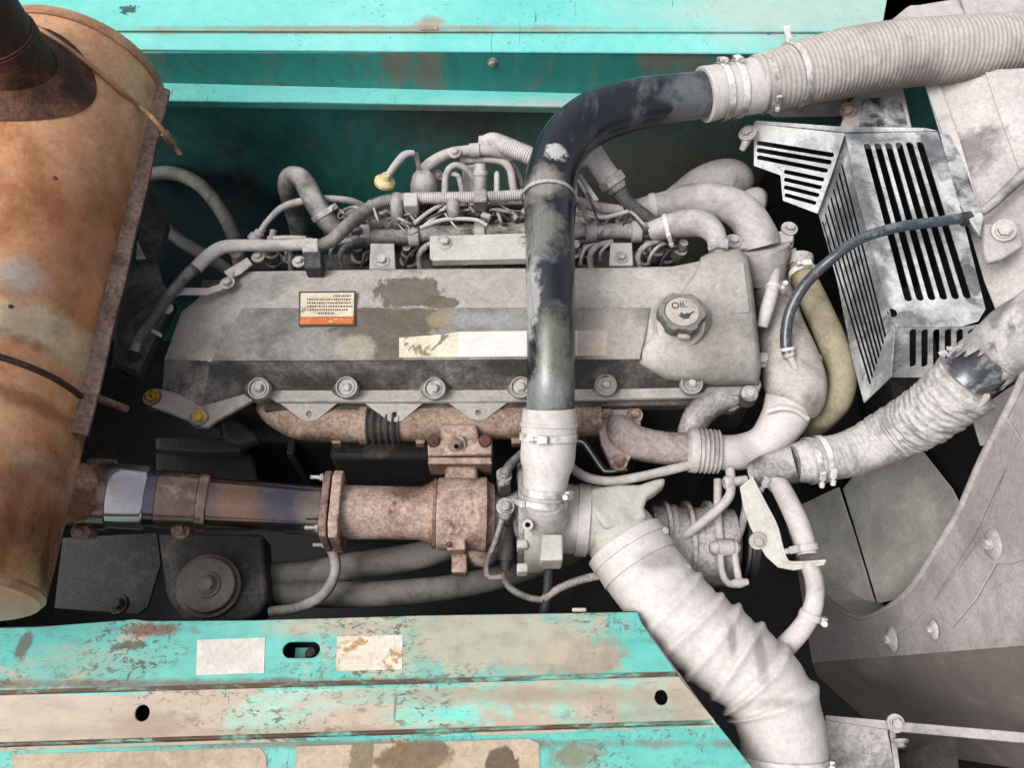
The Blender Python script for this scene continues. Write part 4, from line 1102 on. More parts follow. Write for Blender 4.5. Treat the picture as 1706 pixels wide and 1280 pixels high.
bolt(PLT.at(741, 403), PLT.n, .0085, fr); bolt(PLT.at(872, 402), PLT.n, .006, fr)
for i, (x, h) in enumerate(((568, 0), (700, 4), (985, 4), (1065, 0))):
    tube('injector_pipe', [(x, 446, -.05, 5), (x - 2, 426, -.03, 5), (x + 10, 410, -.02, 5), (x + 34, 403, -.03, 5)], 'dusty_cast', fr, 12)
# rocker/head clutter between rail and cover
hc = thing('injector_bank', 'row of dusty injector bodies and pipe unions tucked behind the valve cover', 'injectors', W(700, 430, -.08))
for i, x in enumerate((455, 520, 600, 680, 775, 850, 975, 1075, 1110)):
    p = W(x, 428, -.09)
    lathe('injector', p - UPZ * .05, p + UPZ * (.03 + .012 * (i % 3)), [(0, .018), (.5, .018), (.52, .013), (.8, .013), (.82, .009), (1, .008)], 'dusty_cast', hc, 18)
zprism('base_strip', [(420, 425), (1120, 415), (1120, 446), (420, 450)], -.10, .03, 'dusty_dark', hc)
for x, y, r in ((450, 415, 13), (480, 425, 10), (950, 412, 16), (1090, 410, 14), (1130, 410, 12)):
    p = W(x, y, -.05)
    lathe('union', p - Vector((0, .01, .02)), p + Vector((.006, -.008, .022)), [(0, r * S(p)), (.5, r * S(p)), (.55, r * .7 * S(p)), (1, r * .6 * S(p))], 'dusty_cast', hc, 16)
for i in range(26):      # short pipe runs, each a bent line
    x = 560 + i * 21 + rnd.uniform(-8, 8)
    if 870 < x < 955 or x > 1100: continue
    y = rnd.uniform(372, 400)
    tube('pipe_run', [(x, y, -.07, 4), (x + rnd.uniform(-12, 12), y - 14, -.05, 4), (x + rnd.uniform(10, 34), y - 24 - rnd.uniform(0, 12), -.05, 4), (x + rnd.uniform(30, 60), y - 16, -.08, 4)],
         rnd.choice(['dusty_cast', 'dusty_pale', 'dusty_dark']), hc, 10)

# intake manifold mass behind rail, dusty
im = thing('intake_manifold', 'dusty cast intake manifold at the far flank of the engine', 'intake manifold', W(780, 360, -.1))
zprism('runner_box', [(560, 345), (880, 335), (1100, 350), (1100, 400), (560, 405)], -.10, .16, 'dusty_cast', im, bevel=.01, seg=3)
for x in (590, 640, 700, 770, 830, 960, 1030):
    zprism('pad', [(x - 16, 352), (x + 16, 350), (x + 18, 378), (x - 18, 380)], -.085, .03, rnd.choice(['dusty_cast', 'dusty_pale']), im, bevel=.003)
zprism('square_cap', [(572, 345), (600, 345), (600, 368), (570, 368)], -.06, .04, 'dusty_pale', im, bevel=.002)

# grey hooked breather pipe
bp_ = thing('breather_pipe', 'thick grey hooked breather hose standing up behind the valve cover', 'hose', W(510, 340, 0))
tube('hose', [(500, 392, -.14, 15), (490, 350, -.07, 16), (479, 312, .0, 16), (484, 294, .02, 16), (502, 298, .028, 17), (520, 328, .02, 18), (538, 358, .005, 18), (560, 382, -.02, 16), (600, 394, -.04, 14)], 'rubber_grey', bp_, 22)
cA = W(538, 357, .005); cB = W(544, 366, -.002)
clamp(cA, cB - cA, 19 * S(cA), .010, bp_, toward=(1, 0, .4))

# wiring harness, main loom
wh = thing('wiring_harness', 'corrugated dusty wiring loom draped along the back of the valve cover', 'wiring harness', W(600, 380, .02))
zl = .015
tube('loom', [(224, 585, .0, 9), (234, 560, .01, 9), (258, 525, .015, 9), (300, 470, .02, 9.5), (330, 442, .022, 10)], 'rubber_grey', wh, 16, corr=(.0042, .08))
tube('taped_sleeve', [(326, 447, .022, 11), (345, 428, .024, 11.5), (372, 412, .025, 11), (410, 409, .022, 10.5), (470, 409, .02, 10), (520, 406, .02, 10)], 'dusty_pale', wh, 16, lump=(90, .05))
tube('loom', [(528, 412, .02, 11), (556, 398, .02, 11), (592, 364, .02, 11), (628, 340, .02, 10.5), (660, 332, .018, 10), (700, 330, .018, 9.5)], 'rubber_grey', wh, 16, corr=(.0042, .08))
tube('loom', [(690, 330, .018, 9.5), (760, 329, .018, 9.5), (830, 327, .018, 9), (890, 325, .01, 9), (960, 336, .0, 9), (1000, 346, -.01, 9), (1036, 350, -.02, 8)], 'dusty_pale', wh, 16, corr=(.0042, .08))
def cuff(x0, x1, y0, y1, z, mat, name='loom_clip', dz=.03):
    return zprism(name, [(x0, y0), (x1, y0), (x1, y1), (x0, y1)], z, dz, mat, wh, bevel=.003)
cuff(503, 530, 396, 418, .034, 'dusty_cast'); cuff(506, 535, 418, 446, .03, 'rubber_dark', 'plug_body', .04)
cuff(672, 696, 320, 342, .030, 'dusty_pale'); cuff(788, 812, 314, 336, .030, 'dusty_cast')
for x0, x1, y0, y1 in ((650, 672, 326, 378), (744, 766, 336, 368)):
    V = []; F = []
    n = 10
    tube('braided_strap', [((x0 + x1) / 2, y0, .02, 11), ((x0 + x1) / 2, (y0 + y1) / 2, .012, 11), ((x0 + x1) / 2 + 2, y1, -.03, 11)], 'rubber_grey', wh, 20, lump=(20, .03))
tube('sensor_wire', [(434, 385, .0, 5), (448, 366, .01, 5), (470, 346, .015, 6), (500, 336, .015, 6.5), (540, 331, .01, 6), (580, 334, .0, 6), (606, 344, -.02, 6)], 'dusty_pale', wh, 12, corr=(.003, .05))
lpx('sensor_plug', (420, 402, -.01), (440, 380, 0), [(0, 11), (.4, 11), (.42, 8), (.7, 9), (.72, 6), (1, 5)], 'dusty_pale', wh, nseg=16)
lpx('sensor_plug', (452, 408, -.02), (456, 384, -.01), [(0, 9), (.5, 9), (.55, 6), (1, 7)], 'dusty_cast', wh, nseg=16)
tube('loose_lead', [(456, 398, .0, 5), (480, 396, .0, 4), (510, 397, -.005, 4)], 'dusty_pale', wh, 10)
tube('end_shroud', [(224, 582, .0, 11), (224, 600, -.03, 10), (232, 606, -.06, 8)], 'rubber_dark', wh, 14)
for x, y, m in ((400, 418, 0), (480, 420, 1)):
    tube('branch_lead', [(x, y - 10, .01, 4), (x + 4, y + 8, -.01, 5), (x + 6, y + 30, -.05, 5)], 'dusty_cast', wh, 10)
for x, y in ((393, 420), (430, 428), (498, 436)):
    bolt(W(x, y, .0), UPZ, .007, wh, 'dusty_pale')

# upper cluster: filter head, arch hoses, posts
fh = thing('fuel_filter_head', 'dusty fuel filter head with arched hoses and small pipes', 'filter head', W(770, 300, .0))
tube('arch_hose', [(700, 290, .0, 9), (718, 272, .02, 10), (748, 256, .03, 9), (790, 250, .035, 9), (826, 252, .03, 10), (850, 262, .01, 10)], 'dusty_pale', fh, 18)
lpx('arch_clip', (782, 251, .035), (798, 250, .035), [(0, 12), (1, 12)], 'dusty_pale', fh, nseg=20)
lpx('cup', (706, 328, -.03), (706, 286, .02), [(0, 22), (.5, 22), (.85, 18), (1, 10)], 'dusty_pale', fh, nseg=32)
tube('small_pipe', [(741, 326, -.02, 6), (743, 294, .0, 6), (752, 278, .015, 6), (768, 276, .015, 6), (786, 292, .0, 6), (796, 312, -.02, 6)], 'dusty_pale', fh, 12)
tube('small_pipe', [(752, 290, .0, 5), (762, 292, .0, 5), (768, 308, -.01, 5), (770, 324, -.02, 5)], 'dusty_cast', fh, 12)
zprism('head_block', [(770, 274), (808, 270), (814, 322), (770, 324)], -.03, .08, 'dusty_pale', fh, bevel=.004)
lpx('post', (800, 322, -.02), (800, 272, .02), [(0, 11), (.6, 11), (.62, 13), (.72, 13), (.74, 11), (1, 9)], 'dusty_pale', fh, nseg=24)
lpx('post', (828, 330, -.02), (828, 286, .0), [(0, 5), (.9, 5), (1, 3)], 'dusty_pale', fh, nseg=14)
tube('frame_pipe', [(768, 268, .01, 6), (800, 266, .015, 6), (835, 268, .012, 7), (850, 282, .005, 7), (854, 304, -.01, 7), (858, 328, -.03, 7)], 'dusty_pale', fh, 14)
tube('frame_pipe', [(850, 272, .0, 7), (864, 296, -.02, 7), (872, 330, -.05, 7)], 'dusty_cast', fh, 14)
bolt(W(757, 254, .042), (0, -.2, 1), .007, fh, 'dusty_pale'); bolt(W(728, 292, -.01), (0, -.6, .8), .007, fh, 'dusty_pale')
zprism('base_plate', [(690, 318), (870, 316), (872, 340), (690, 342)], -.04, .04, 'dusty_cast', fh, bevel=.004)
lpx('cross_pin', (715, 297, -.01), (742, 298, -.01), [(0, 2), (1, 2)], 'dusty_pale', fh, nseg=10)

# ribbed breather hose to the black pipe
rh = thing('ribbed_hose', 'pale ribbed hose with an end fitting behind the black pipe', 'hose', W(840, 245, .05))
tube('hose', [(806, 236, .03, 10), (820, 234, .035, 13), (840, 242, .04, 15), (870, 254, .04, 15), (900, 264, .035, 15), (960, 262, .03, 17), (988, 256, .03, 18)], 'dusty_white', rh, 24, corr=(.0042, .05))
zprism('end_fitting', [(797, 225), (815, 224), (815, 246), (797, 247)], .04, .03, 'dusty_pale', rh, bevel=.002)
# hose that drops to the loom beside the pipe
dh = thing('drain_hose', 'pale ribbed hose with a square collar feeding a corrugated loom', 'hose', W(1020, 300, .0))
tube('hose', [(982, 244, .03, 17), (992, 262, .03, 18), (1006, 284, .02, 19), (1022, 306, .01, 19)], 'dusty_white', dh, 24, corr=(.005, .02))
cA, cB = W(1014, 295, .018), W(1030, 318, .003)
lathe('collar', cA, cB, [(0, 21 * S(cA)), (.05, 25 * S(cA)), (.6, 25 * S(cA)), (.62, 21 * S(cA)), (1, 16 * S(cA))], 'dusty_cast', dh, 8, 20, True, .002)
tube('loom', [(1030, 318, .0, 14), (1046, 338, -.01, 12), (1066, 354, -.02, 11), (1092, 372, -.04, 10)], 'rubber_grey', dh, 18, corr=(.0045, .08))
# dipstick
dk = thing('dipstick', 'oil dipstick with a yellowed oval pull handle', 'dipstick', W(660, 290, .0))
pk = W(640, 305, .045)
lathe('pull', pk - UPZ * .003, pk + UPZ * .02 + Vector((.006, .003, 0)), [(0, 15 * S(pk)), (.1, 17.5 * S(pk)), (.35, 17 * S(pk)), (.6, 9 * S(pk)), (1, 6 * S(pk))], 'yellow_plastic', dk, 28)
tube('stem', [(644, 296, .052, 6), (658, 276, .06, 6.5), (674, 258, .066, 6.5), (690, 255, .064, 5)], 'dusty_pale', dk, 14)
prism('strap', [W(x, y, z) for x, y, z in ((688, 254, .066), (696, 254, .066), (703, 282, .02), (695, 284, .02))], (0, .002, -.002), 'dusty_pale', dk, bevel=.0005)

# background hoses at the dark wall
hose('heater_hose', 'large dark hose looping in shadow behind the muffler', 'hose',
     [(225, 296, -.2, 12), (282, 288, -.2, 12), (330, 306, -.2, 12), (368, 350, -.22, 12), (392, 400, -.24, 12), (400, 440, -.28, 12)], 'rubber_mid', nseg=18)
hose('return_hose', 'grey hose sloping down towards the valve cover corner', 'hose',
     [(272, 376, -.15, 10), (300, 400, -.14, 11), (340, 425, -.12, 11), (372, 446, -.1, 11), (396, 462, -.12, 10)], 'rubber_mid', nseg=18)

# ---- coolant pipes at the fan end
wp = thing('coolant_pipe', 'fat pale coolant pipe arching down to a bolted flange by the oil filler', 'pipe', W(1200, 360, -.02))
tube('pipe', [(1060, 352, -.06, 20), (1110, 343, -.05, 25), (1160, 334, -.035, 29), (1205, 338, -.03, 30), (1240, 358, -.03, 31), (1262, 392, -.04, 32), (1268, 410, -.05, 32)], 'dusty_pale', wp, 30)
lpx('hose_bead', (1082, 348, -.058), (1094, 346, -.055), [(0, 24), (.5, 26), (1, 25)], 'dusty_cream', wp, nseg=28)
FP = [(1214, 402), (1226, 394), (1300, 384), (1318, 378), (1324, 388), (1322, 402), (1300, 404), (1232, 414), (1218, 412)]
zprism('flange', FP, -.035, .012, 'dusty_pale', wp, bevel=.003)
zprism('flange', [(x, y + 9) for x, y in FP], -.049, .012, 'dusty_pale', wp, bevel=.003)
bolt(W(1315, 381, -.033), UPZ, .009, wp, 'dusty_pale'); bolt(W(1222, 402, -.033), UPZ, .009, wp, 'dusty_pale')
lpx('thermostat_housing', (1270, 412, -.05), (1276, 470, -.10), [(0, 44), (.3, 42), (.5, 38), (1, 33)], 'dusty_pale', wp, nseg=36)
tube('outlet_arm', [(1276, 440, -.08, 24), (1305, 436, -.08, 20), (1330, 430, -.07, 18)], 'dusty_cast', wp, 22)
bh = thing('bulb_hose', 'pale swollen hose ends against the dark wall behind the coolant pipe', 'hose', W(1200, 300, -.1))
tube('swollen_end', [(1090, 352, -.12, 14), (1130, 328, -.11, 22), (1170, 308, -.10, 31), (1205, 301, -.10, 36), (1226, 304, -.1, 34), (1240, 312, -.1, 24), (1246, 318, -.1, 8)], 'dusty_pale', bh, 30)
tube('second_end', [(1226, 362, -.12, 20), (1250, 340, -.1, 24), (1266, 334, -.1, 22), (1276, 334, -.1, 12)], 'dusty_pale', bh, 26)
el = thing('breather_elbow', 'pale rubber elbow bending down to the valve cover nipple', 'hose', W(1150, 380, .0))
tube('elbow', [(1085, 386, -.02, 17), (1112, 378, -.005, 20), (1138, 372, .005, 23), (1168, 372, .008, 23), (1188, 386, .008, 19), (1196, 404, .008, 16), (1197, 414, .0, 15)], 'dusty_pale', el, 28)
lpx('nipple_nut', (1196, 404, .006), (1197, 420, .004), [(0, 17), (.1, 19), (.9, 19), (1, 18)], 'galvanised', el, nseg=6, smooth=20)
clamp(W(1112, 378, -.005), W(1125, 374, 0) - W(1100, 381, -.01), 21 * S(W(1112, 378, 0)), .008, el, toward=(0, -1, .2))
# water pump casting
cw = thing('water_outlet', 'lumpy pale water outlet casting beside the valve cover end', 'water outlet', W(1310, 580, -.05))
tube('casting', [(1280, 455, -.13, 28), (1288, 490, -.11, 33), (1300, 545, -.085, 40), (1314, 595, -.07, 48), (1324, 635, -.065, 50), (1326, 662, -.07, 46), (1322, 684, -.085, 38)], 'grey_cast', cw, 32, lump=(22, .045))
bolt(W(1272, 600, -.05), (-.3, -.2, 1), .008, cw, 'dusty_pale'); bolt(W(1362, 598, -.06), (.3, -.2, 1), .006, cw, 'dusty_pale')
tube('bead', [(1280, 686, -.05, 5), (1300, 680, -.035, 5), (1325, 684, -.035, 5), (1345, 698, -.05, 5)], 'dusty_white', cw, 10)
hs_ = thing('bleed_hose', 'short white bleed hose with a wire clip beside the filler block', 'hose', W(1280, 500, 0))
tube('hose', [(1294, 452, -.02, 6), (1290, 468, -.012, 9), (1285, 490, -.01, 11), (1278, 515, -.015, 11), (1270, 545, -.03, 9)], 'dusty_white', hs_, 18)
clamp(W(1288, 480, -.011), W(1287, 486, -.011) - W(1290, 474, -.012), 11 * S(W(1288, 480, -.01)), .006, hs_, toward=(1, -.4, .2))
oh = thing('olive_hose', 'thick olive brown bypass hose curving down beside the grille guard', 'hose', W(1380, 570, -.1))
tube('hose', [(1334, 440, -.06, 18), (1342, 470, -.055, 21), (1362, 515, -.05, 23), (1386, 570, -.05, 24), (1402, 620, -.06, 24), (1396, 665, -.08, 23), (1370, 698, -.11, 21), (1340, 716, -.14, 19)], 'olive_rubber', oh, 26)
clamp(W(1338, 457, -.057), W(1342, 468, -.055) - W(1334, 446, -.059), 22 * S(W(1338, 457, -.05)), .012, oh, toward=(0, -.6, 1))
lpx('end_cap', (1334, 444, -.06), (1336, 424, -.055), [(0, 20), (.6, 20), (.9, 19), (1, 14)], 'dusty_cast', oh, nseg=28)

# cover end bracket under the skirt
cb = thing('curved_bracket', 'grey cast arm bracket dropping from the valve cover edge', 'bracket', W(1180, 680, -.1))
V = []
tube('arm', [(1222, 662, -.09, 22), (1190, 668, -.085, 26), (1164, 692, -.09, 24), (1150, 722, -.12, 22)], 'dusty_cast', cb, 20)
zprism('foot', [(1196, 650), (1236, 650), (1240, 672), (1224, 684), (1200, 684)], -.082, .02, 'dusty_cast', cb, bevel=.004)
bolt(W(1247, 657, -.058), UPZ, .004, cb, 'dusty_pale', False)

# ================================================================== black charge pipe and its hoses
cp = thing('charge_air_pipe', 'glossy black charge air pipe scuffed and dusted, arching over the valve cover', 'pipe', W(917, 500, .1))
BP = [(917, 735, .0, 40), (917, 690, .035, 40), (918, 640, .065, 40), (918, 560, .09, 40.5), (917, 470, .105, 41), (916, 390, .11, 41), (915, 335, .11, 42), (920, 285, .115, 43), (944, 235, .12, 44), (990, 196, .125, 44), (1060, 173, .13, 42), (1120, 164, .13, 40), (1185, 156, .13, 38)]
tube('pipe', BP, 'black_pipe', cp, 44)
# support strap
sc_ = W(914, 330, .11); sA = W(918, 285, .115) - W(916, 390, .11)
ring('support_band', sc_, sA, 43 * S(sc_), .007, .003, 'dusty_cast', cp, 44)
prism('support_post', [W(x, y, .10) for x, y in ((947, 284), (962, 282), (962, 330), (950, 332))], (0, 0, -.01), 'dusty_cast', cp)
prism('support_post', [W(x, y, .08) for x, y in ((949, 332), (961, 332), (956, 402), (948, 402))], (0, 0, -.01), 'dusty_dark', cp)
prism('support_arm', [W(x, y, .06) for x, y in ((962, 290), (968, 288), (998, 332), (990, 334))], (0, 0, -.006), 'dusty_pale', cp)
# lower coupling
lc = thing('lower_hose_coupling', 'white dusty silicone coupling joining black pipe to turbo outlet', 'hose coupling', W(912, 760, -.0))
LCP = [(915, 680, .04, 44), (915, 700, .03, 46), (914, 738, .012, 46), (912, 770, .0, 45), (910, 790, -.008, 39), (908, 815, -.02, 37), (906, 845, -.035, 36)]
tube('sleeve', LCP, 'dusty_white', lc, 44)
q = [W(*p[:3]) for p in LCP]
def cl_at(P, i, t, extra, wd, parent, tow):
    a, b = W(*P[i][:3]), W(*P[i + 1][:3]); c = a.lerp(b, t); r = P[i][3] + (P[i + 1][3] - P[i][3]) * t
    return clamp(c, b - a, r * S(c) + extra, wd, parent, toward=tow)
cl_at(LCP, 1, .75, .001, .012, lc, (-.3, -.8, 1)); cl_at(LCP, 5, .15, .001, .012, lc, (1, 0, .6)); cl_at(LCP, 5, .75, .001, .010, lc, (-1, 0, .6))
ring('band', q[1].lerp(q[2], .2), q[2] - q[1], 46 * S(q[1]) + .0005, .006, .0015, 'dusty_white', lc)
# upper coupling and big corrugated hose
uh = thing('intercooler_hose', 'large dusty corrugated intercooler hose with steel clamps at the black pipe', 'hose', W(1400, 110, .13))
tube('coupling', [(1172, 158, .13, 42), (1182, 156, .13, 45), (1200, 152, .13, 44), (1240, 146, .13, 45), (1275, 138, .13, 46)], 'dusty_white', uh, 44)
HP = [(1255, 141, .13, 46), (1300, 132, .132, 50), (1350, 119, .135, 54), (1420, 103, .14, 56), (1500, 90, .145, 55), (1580, 83, .15, 54), (1660, 78, .15, 53), (1760, 72, .15, 52)]
tube('hose', HP, 'hose_taupe', uh, 44, corr=(.0085, .013), lump=(16, .012))
UP_ = [(1182, 156, .13, 45), (1240, 146, .13, 45), (1275, 138, .13, 46), (1330, 124, .134, 52)]
cl_at(UP_, 0, .35, .001, .012, uh, (-.2, .6, 1)); cl_at(UP_, 0, .75, .001, .012, uh, (0, .5, 1)); cl_at(UP_, 1, .9, .002, .011, uh, (0, -1, .2))
ring('end_bead', W(1176, 157, .13), W(1200, 152, .13) - W(1172, 158, .13), 41 * S(W(1176, 157, .13)), .010, .005, 'dusty_white', uh)
lc2 = W(1322, 126, .134); la = W(1340, 121, .134) - W(1304, 131, .132)
b_ = ring('strap_clamp', lc2, la, 52 * S(lc2), .012, .003, 'clamp_steel', uh)
tv = Vector((.1, .75, .7)); tv = (tv - la.normalized() * tv.dot(la.normalized())).normalized()
box('strap_tail', lc2 + tv * (52 * S(lc2) + .016), .012, .004, .03, 'clamp_steel', b_, axes(la, tv), .001)

# ---- thin wiring tangle over the injector bank
ew = thing('engine_wiring', 'tangle of thin dusty wires and clips across the injectors behind the valve cover', 'wiring', W(800, 370, .0))
gw = random.Random(23)
anch = [(560, 352), (585, 366), (612, 350), (640, 372), (668, 356), (690, 372), (712, 350), (735, 368), (760, 352), (785, 372), (812, 352), (838, 370), (862, 352)]
anch2 = [(962, 345), (975, 372), (992, 358), (1008, 376), (1026, 362), (1044, 380), (1062, 368), (1088, 384)]
for AA, cnt in ((anch, 22), (anch2, 5)):
    for k in range(cnt):
        i0 = gw.randrange(len(AA) - 2); i1 = min(len(AA) - 1, i0 + gw.choice((1, 2, 3)))
        (x0, y0), (x1, y1) = AA[i0], AA[i1]
        x0 += gw.uniform(-8, 8); x1 += gw.uniform(-8, 8); y0 += gw.uniform(-8, 14); y1 += gw.uniform(-8, 14)
        r_ = gw.uniform(1.4, 3.2); z0 = gw.uniform(-.05, -.01); zm_ = gw.uniform(-.01, .02)
        tube('wire', [(x0, y0, z0, r_), (x0 * .7 + x1 * .3, y0 - gw.uniform(2, 16), zm_, r_), (x0 * .3 + x1 * .7, y1 - gw.uniform(-6, 14), zm_, r_), (x1, y1, z0, r_)],
             gw.choice(['dusty_pale', 'dusty_cast', 'dusty_cast', 'rubber_dark', 'rubber_grey']), ew, 8)
    for k in range(cnt // 2):
        x, y = gw.choice(AA); x += gw.uniform(-14, 14); y += gw.uniform(-6, 20)
        M_ = Matrix.Rotation(gw.uniform(0, 3), 3, 'Z')
        box('connector', W(x, y, gw.uniform(-.03, .0)), gw.uniform(.012, .022), gw.uniform(.009, .014), .014, gw.choice(['dusty_pale', 'dusty_cast', 'dusty_dark']), ew, M_, .002)
for pts in (((690, 372), (716, 352), (742, 338)), ((706, 378), (736, 352), (752, 336)), ((700, 380), (740, 366), (790, 366), (812, 376)), ((965, 300), (982, 330), (1000, 348)), ((590, 345), (620, 352), (654, 342)), ((960, 356), (1005, 362), (1046, 352))):
    tube('wire', [(x, y, .004, 3.6) for x, y in pts], 'dusty_pale', ew, 10)
for x, y in ((520, 425), (556, 420), (600, 436), (675, 432), (695, 425), (968, 425), (1000, 420), (1080, 425), (1100, 432)):
    tube('wire', [(x, y + 14, -.05, 3), (x + gw.uniform(-6, 6), y, -.03, 3), (x + gw.uniform(4, 20), y - 14, -.02, 3), (x + gw.uniform(16, 34), y - 18, -.03, 3)], gw.choice(['dusty_pale', 'rubber_dark', 'dusty_cast']), ew, 8)
# ================================================================== intake elbow and white trunk hose
ie = thing('intake_elbow', 'cream cast intake elbow with torn lip on the turbo inlet', 'intake elbow', W(1030, 860, -.12))
zc = -.12
tube('elbow', [(975, 866, zc, 57), (1000, 868, zc, 57), (1022, 880, zc, 59), (1040, 902, zc, 62), (1052, 925, zc, 62)], 'dusty_cream', ie, 44)
PE = Pl(W(990, 800, -.065), W(1110, 795, -.075), W(1050, 880, -.06))
ear = [(985, 812), (1030, 806), (1066, 806), (1090, 798), (1110, 794), (1108, 806), (1094, 818), (1080, 826), (1074, 846), (1080, 862), (1062, 872), (1010, 880), (985, 850)]
prism('torn_lip', [PE.at(*q_) for q_ in ear], -PE.n * .03, 'dusty_cream', ie, bevel=.008, seg=3)
th_ = thing('trunk_hose', 'fat white wrinkled air intake trunk hose with a wide banded end', 'hose', W(1200, 1100, -.15))
zz = -.12
TP = [(1043, 908, zz, 65), (1068, 946, zz, 67), (1100, 988, zz, 68), (1150, 1040, zz - .005, 70), (1205, 1085, zz - .01, 72), (1250, 1122, zz - .015, 72), (1284, 1164, zz - .02, 73), (1301, 1215, zz - .03, 71), (1307, 1260, zz - .04, 71), (1310, 1330, zz - .05, 71)]
smp, L = path(TP, 170)
rdg = [(.26, .10, .6), (.345, .09, 1.5), (.44, .13, .2), (.53, .10, 2.4), (.62, .12, .8), (.715, .14, .3)]
def rad(i, a, r):
    s = i / 169.
    q_ = Vector((s * 16, math.cos(a) * .9, math.sin(a) * .9 + s * 3))
    cr = max(0, 1 - abs(pnoise.noise(q_)) * 5) * (.002)
    f = 1.0
    for c, w_, ph in rdg:
        cc = c + .012 * math.sin(a * 1.0 + ph * 3) + .006 * math.sin(2 * a + ph)
        f += w_ * (.9 + .3 * math.sin(a + ph * 2)) * math.exp(-((s - cc) / (.008 if s < cc else .018)) ** 2)
        f -= .030 * math.exp(-((s - cc + .022) / .012) ** 2)
    f += .008 * math.sin(3 * a + s * 30) + cr
    return r * f
V, F = sweep(smp, 96, rad)
mk('hose', V, F, 'tarp_white', th_, 60)
a, b = W(*TP[0][:3]), W(*TP[1][:3])
lathe('end_band', a.lerp(b, -.12), a.lerp(b, 1.0), [(0, 66 * S(a)), (.02, 70 * S(a)), (.4, 70 * S(a)), (.42, 68 * S(a)), (1, 69 * S(a)), (1, 66 * S(a))], 'tarp_white', th_, 56)
for p_, r_ in ((W(1102, 888, zz + .03), .008), (W(1138, 950, zz + .03), .008)):
    box('band_latch', p_, .02, .016, .014, 'dusty_pale', th_, bevel=.003)
    bolt(p_ + Vector((.003, 0, .007)), (0.4, -.1, 1), .006, th_, 'dusty_pale', False)
a, b = W(1305, 1240, zz - .035), W(1307, 1272, zz - .042)
clamp(a.lerp(b, .9), b - a, 71 * S(a) + .001, .016, th_, toward=(1, -.2, .6))

# ================================================================== taped silver hose
tp2 = thing('taped_hose', 'silver taped ribbed hose with torn wrap reaching into the shroud', 'hose', W(1500, 710, -.05))
zh = -.06
TH = [(1322, 772, zh, 31), (1350, 768, zh, 36), (1400, 760, zh, 37), (1450, 742, zh + .01, 40), (1500, 716, zh + .04, 45), (1550, 688, zh + .09, 49), (1590, 655, zh + .13, 53), (1612, 636, zh + .15, 56)]
smp, L = path(TH, 200)
def rad2(i, a, r):
    s = i / 199.
    k = max(0, min(1, (s - .3) / .2))
    q_ = Vector((s * 26, math.cos(a) * 1.6, math.sin(a) * 1.6))
    rdg_ = 1 - abs(pnoise.noise(q_ + Vector((0, s * 5, a * 0)))) * 2.2
    rdg2 = 1 - abs(pnoise.noise(q_ * 2.3)) * 2.2
    return r * (1 + k * (.045 * rdg_ + .02 * rdg2) + .016 * rdg2 * (1 - k) + k * .012 * math.sin(s * 95 + 1.3 * math.sin(a + s * 9)) + .012 * math.sin(3 * a + s * 20) + .01 * math.sin(s * 210 + 3 * math.sin(2 * a)))
V, F = sweep(smp, 72, rad2)
mk('hose', V, F, 'tape_silver', tp2, 60)
cl_at(TH, 1, .0, .002, .010, tp2, (-.2, -1, .6)); cl_at(TH, 1, .35, .002, .010, tp2, (.2, -1, .7))
T2 = [(1640, 606, zh + .18, 50), (1665, 586, zh + .20, 54), (1700, 560, zh + .24, 58), (1760, 520, zh + .30, 60)]
tube('inner_tube', [(1580, 662, zh + .125, 46), (1625, 620, zh + .16, 47), (1670, 586, zh + .205, 47)], 'galv_dark', tp2, 36)
tube('stub_pipe', [(1262, 790, zh - .04, 26), (1290, 782, zh - .015, 29), (1325, 774, zh, 31)], 'dusty_cast', tp2, 30)
# torn wrap: sleeve with a ragged edge
smp, L = path(T2, 26)
C_ = [Vector(s[:3]) for s in smp]; FR = frames(C_)
V = []; F = []; ns = 72
g = random.Random(5)
jagv = [g.uniform(-.011, .011) + .016 * math.sin(2 * math.pi * k / ns * 2 + 1) for k in range(ns)]
for i in range(26):
    t, u, w_ = FR[i]
    for k in range(ns):
        a = 2 * math.pi * k / ns
        rr = smp[i][3] * (1 + .02 * math.sin(5 * a + i * .5) + .03 * math.exp(-i / 3.) * math.sin(9 * a))
        V.append(C_[i] + (u * math.cos(a) + w_ * math.sin(a)) * rr + t * jagv[k] * max(0, 1 - i / 8.))
for i in range(25):
    for k in range(ns): F.append((i * ns + k, i * ns + (k + 1) % ns, (i + 1) * ns + (k + 1) % ns, (i + 1) * ns + k))
o = mk('torn_wrap', V, F, 'tape_silver', tp2, 60)
s_ = o.modifiers.new('thick', 'SOLIDIFY'); s_.thickness = .002
gr = random.Random(8)
for x, y, rot in ((1574, 588, .5), (1592, 580, -.3), (1640, 664, 2.2), (1612, 668, 2.8)):
    pts = []
    for k in range(13):
        a = 2 * math.pi * k / 13
        r_ = gr.uniform(6, 17) * (1.25 if abs(math.cos(a)) > .7 else .8)
        dx, dy = r_ * math.cos(a), r_ * .55 * math.sin(a)
        pts.append(W(x + dx * math.cos(rot) - dy * math.sin(rot), y + dx * math.sin(rot) + dy * math.cos(rot), zh + .205 + gr.uniform(-.006, .006)))
    prism('wrap_rag', pts, (.0006, -.001, -.0012), 'tape_silver', tp2, bevel=0)

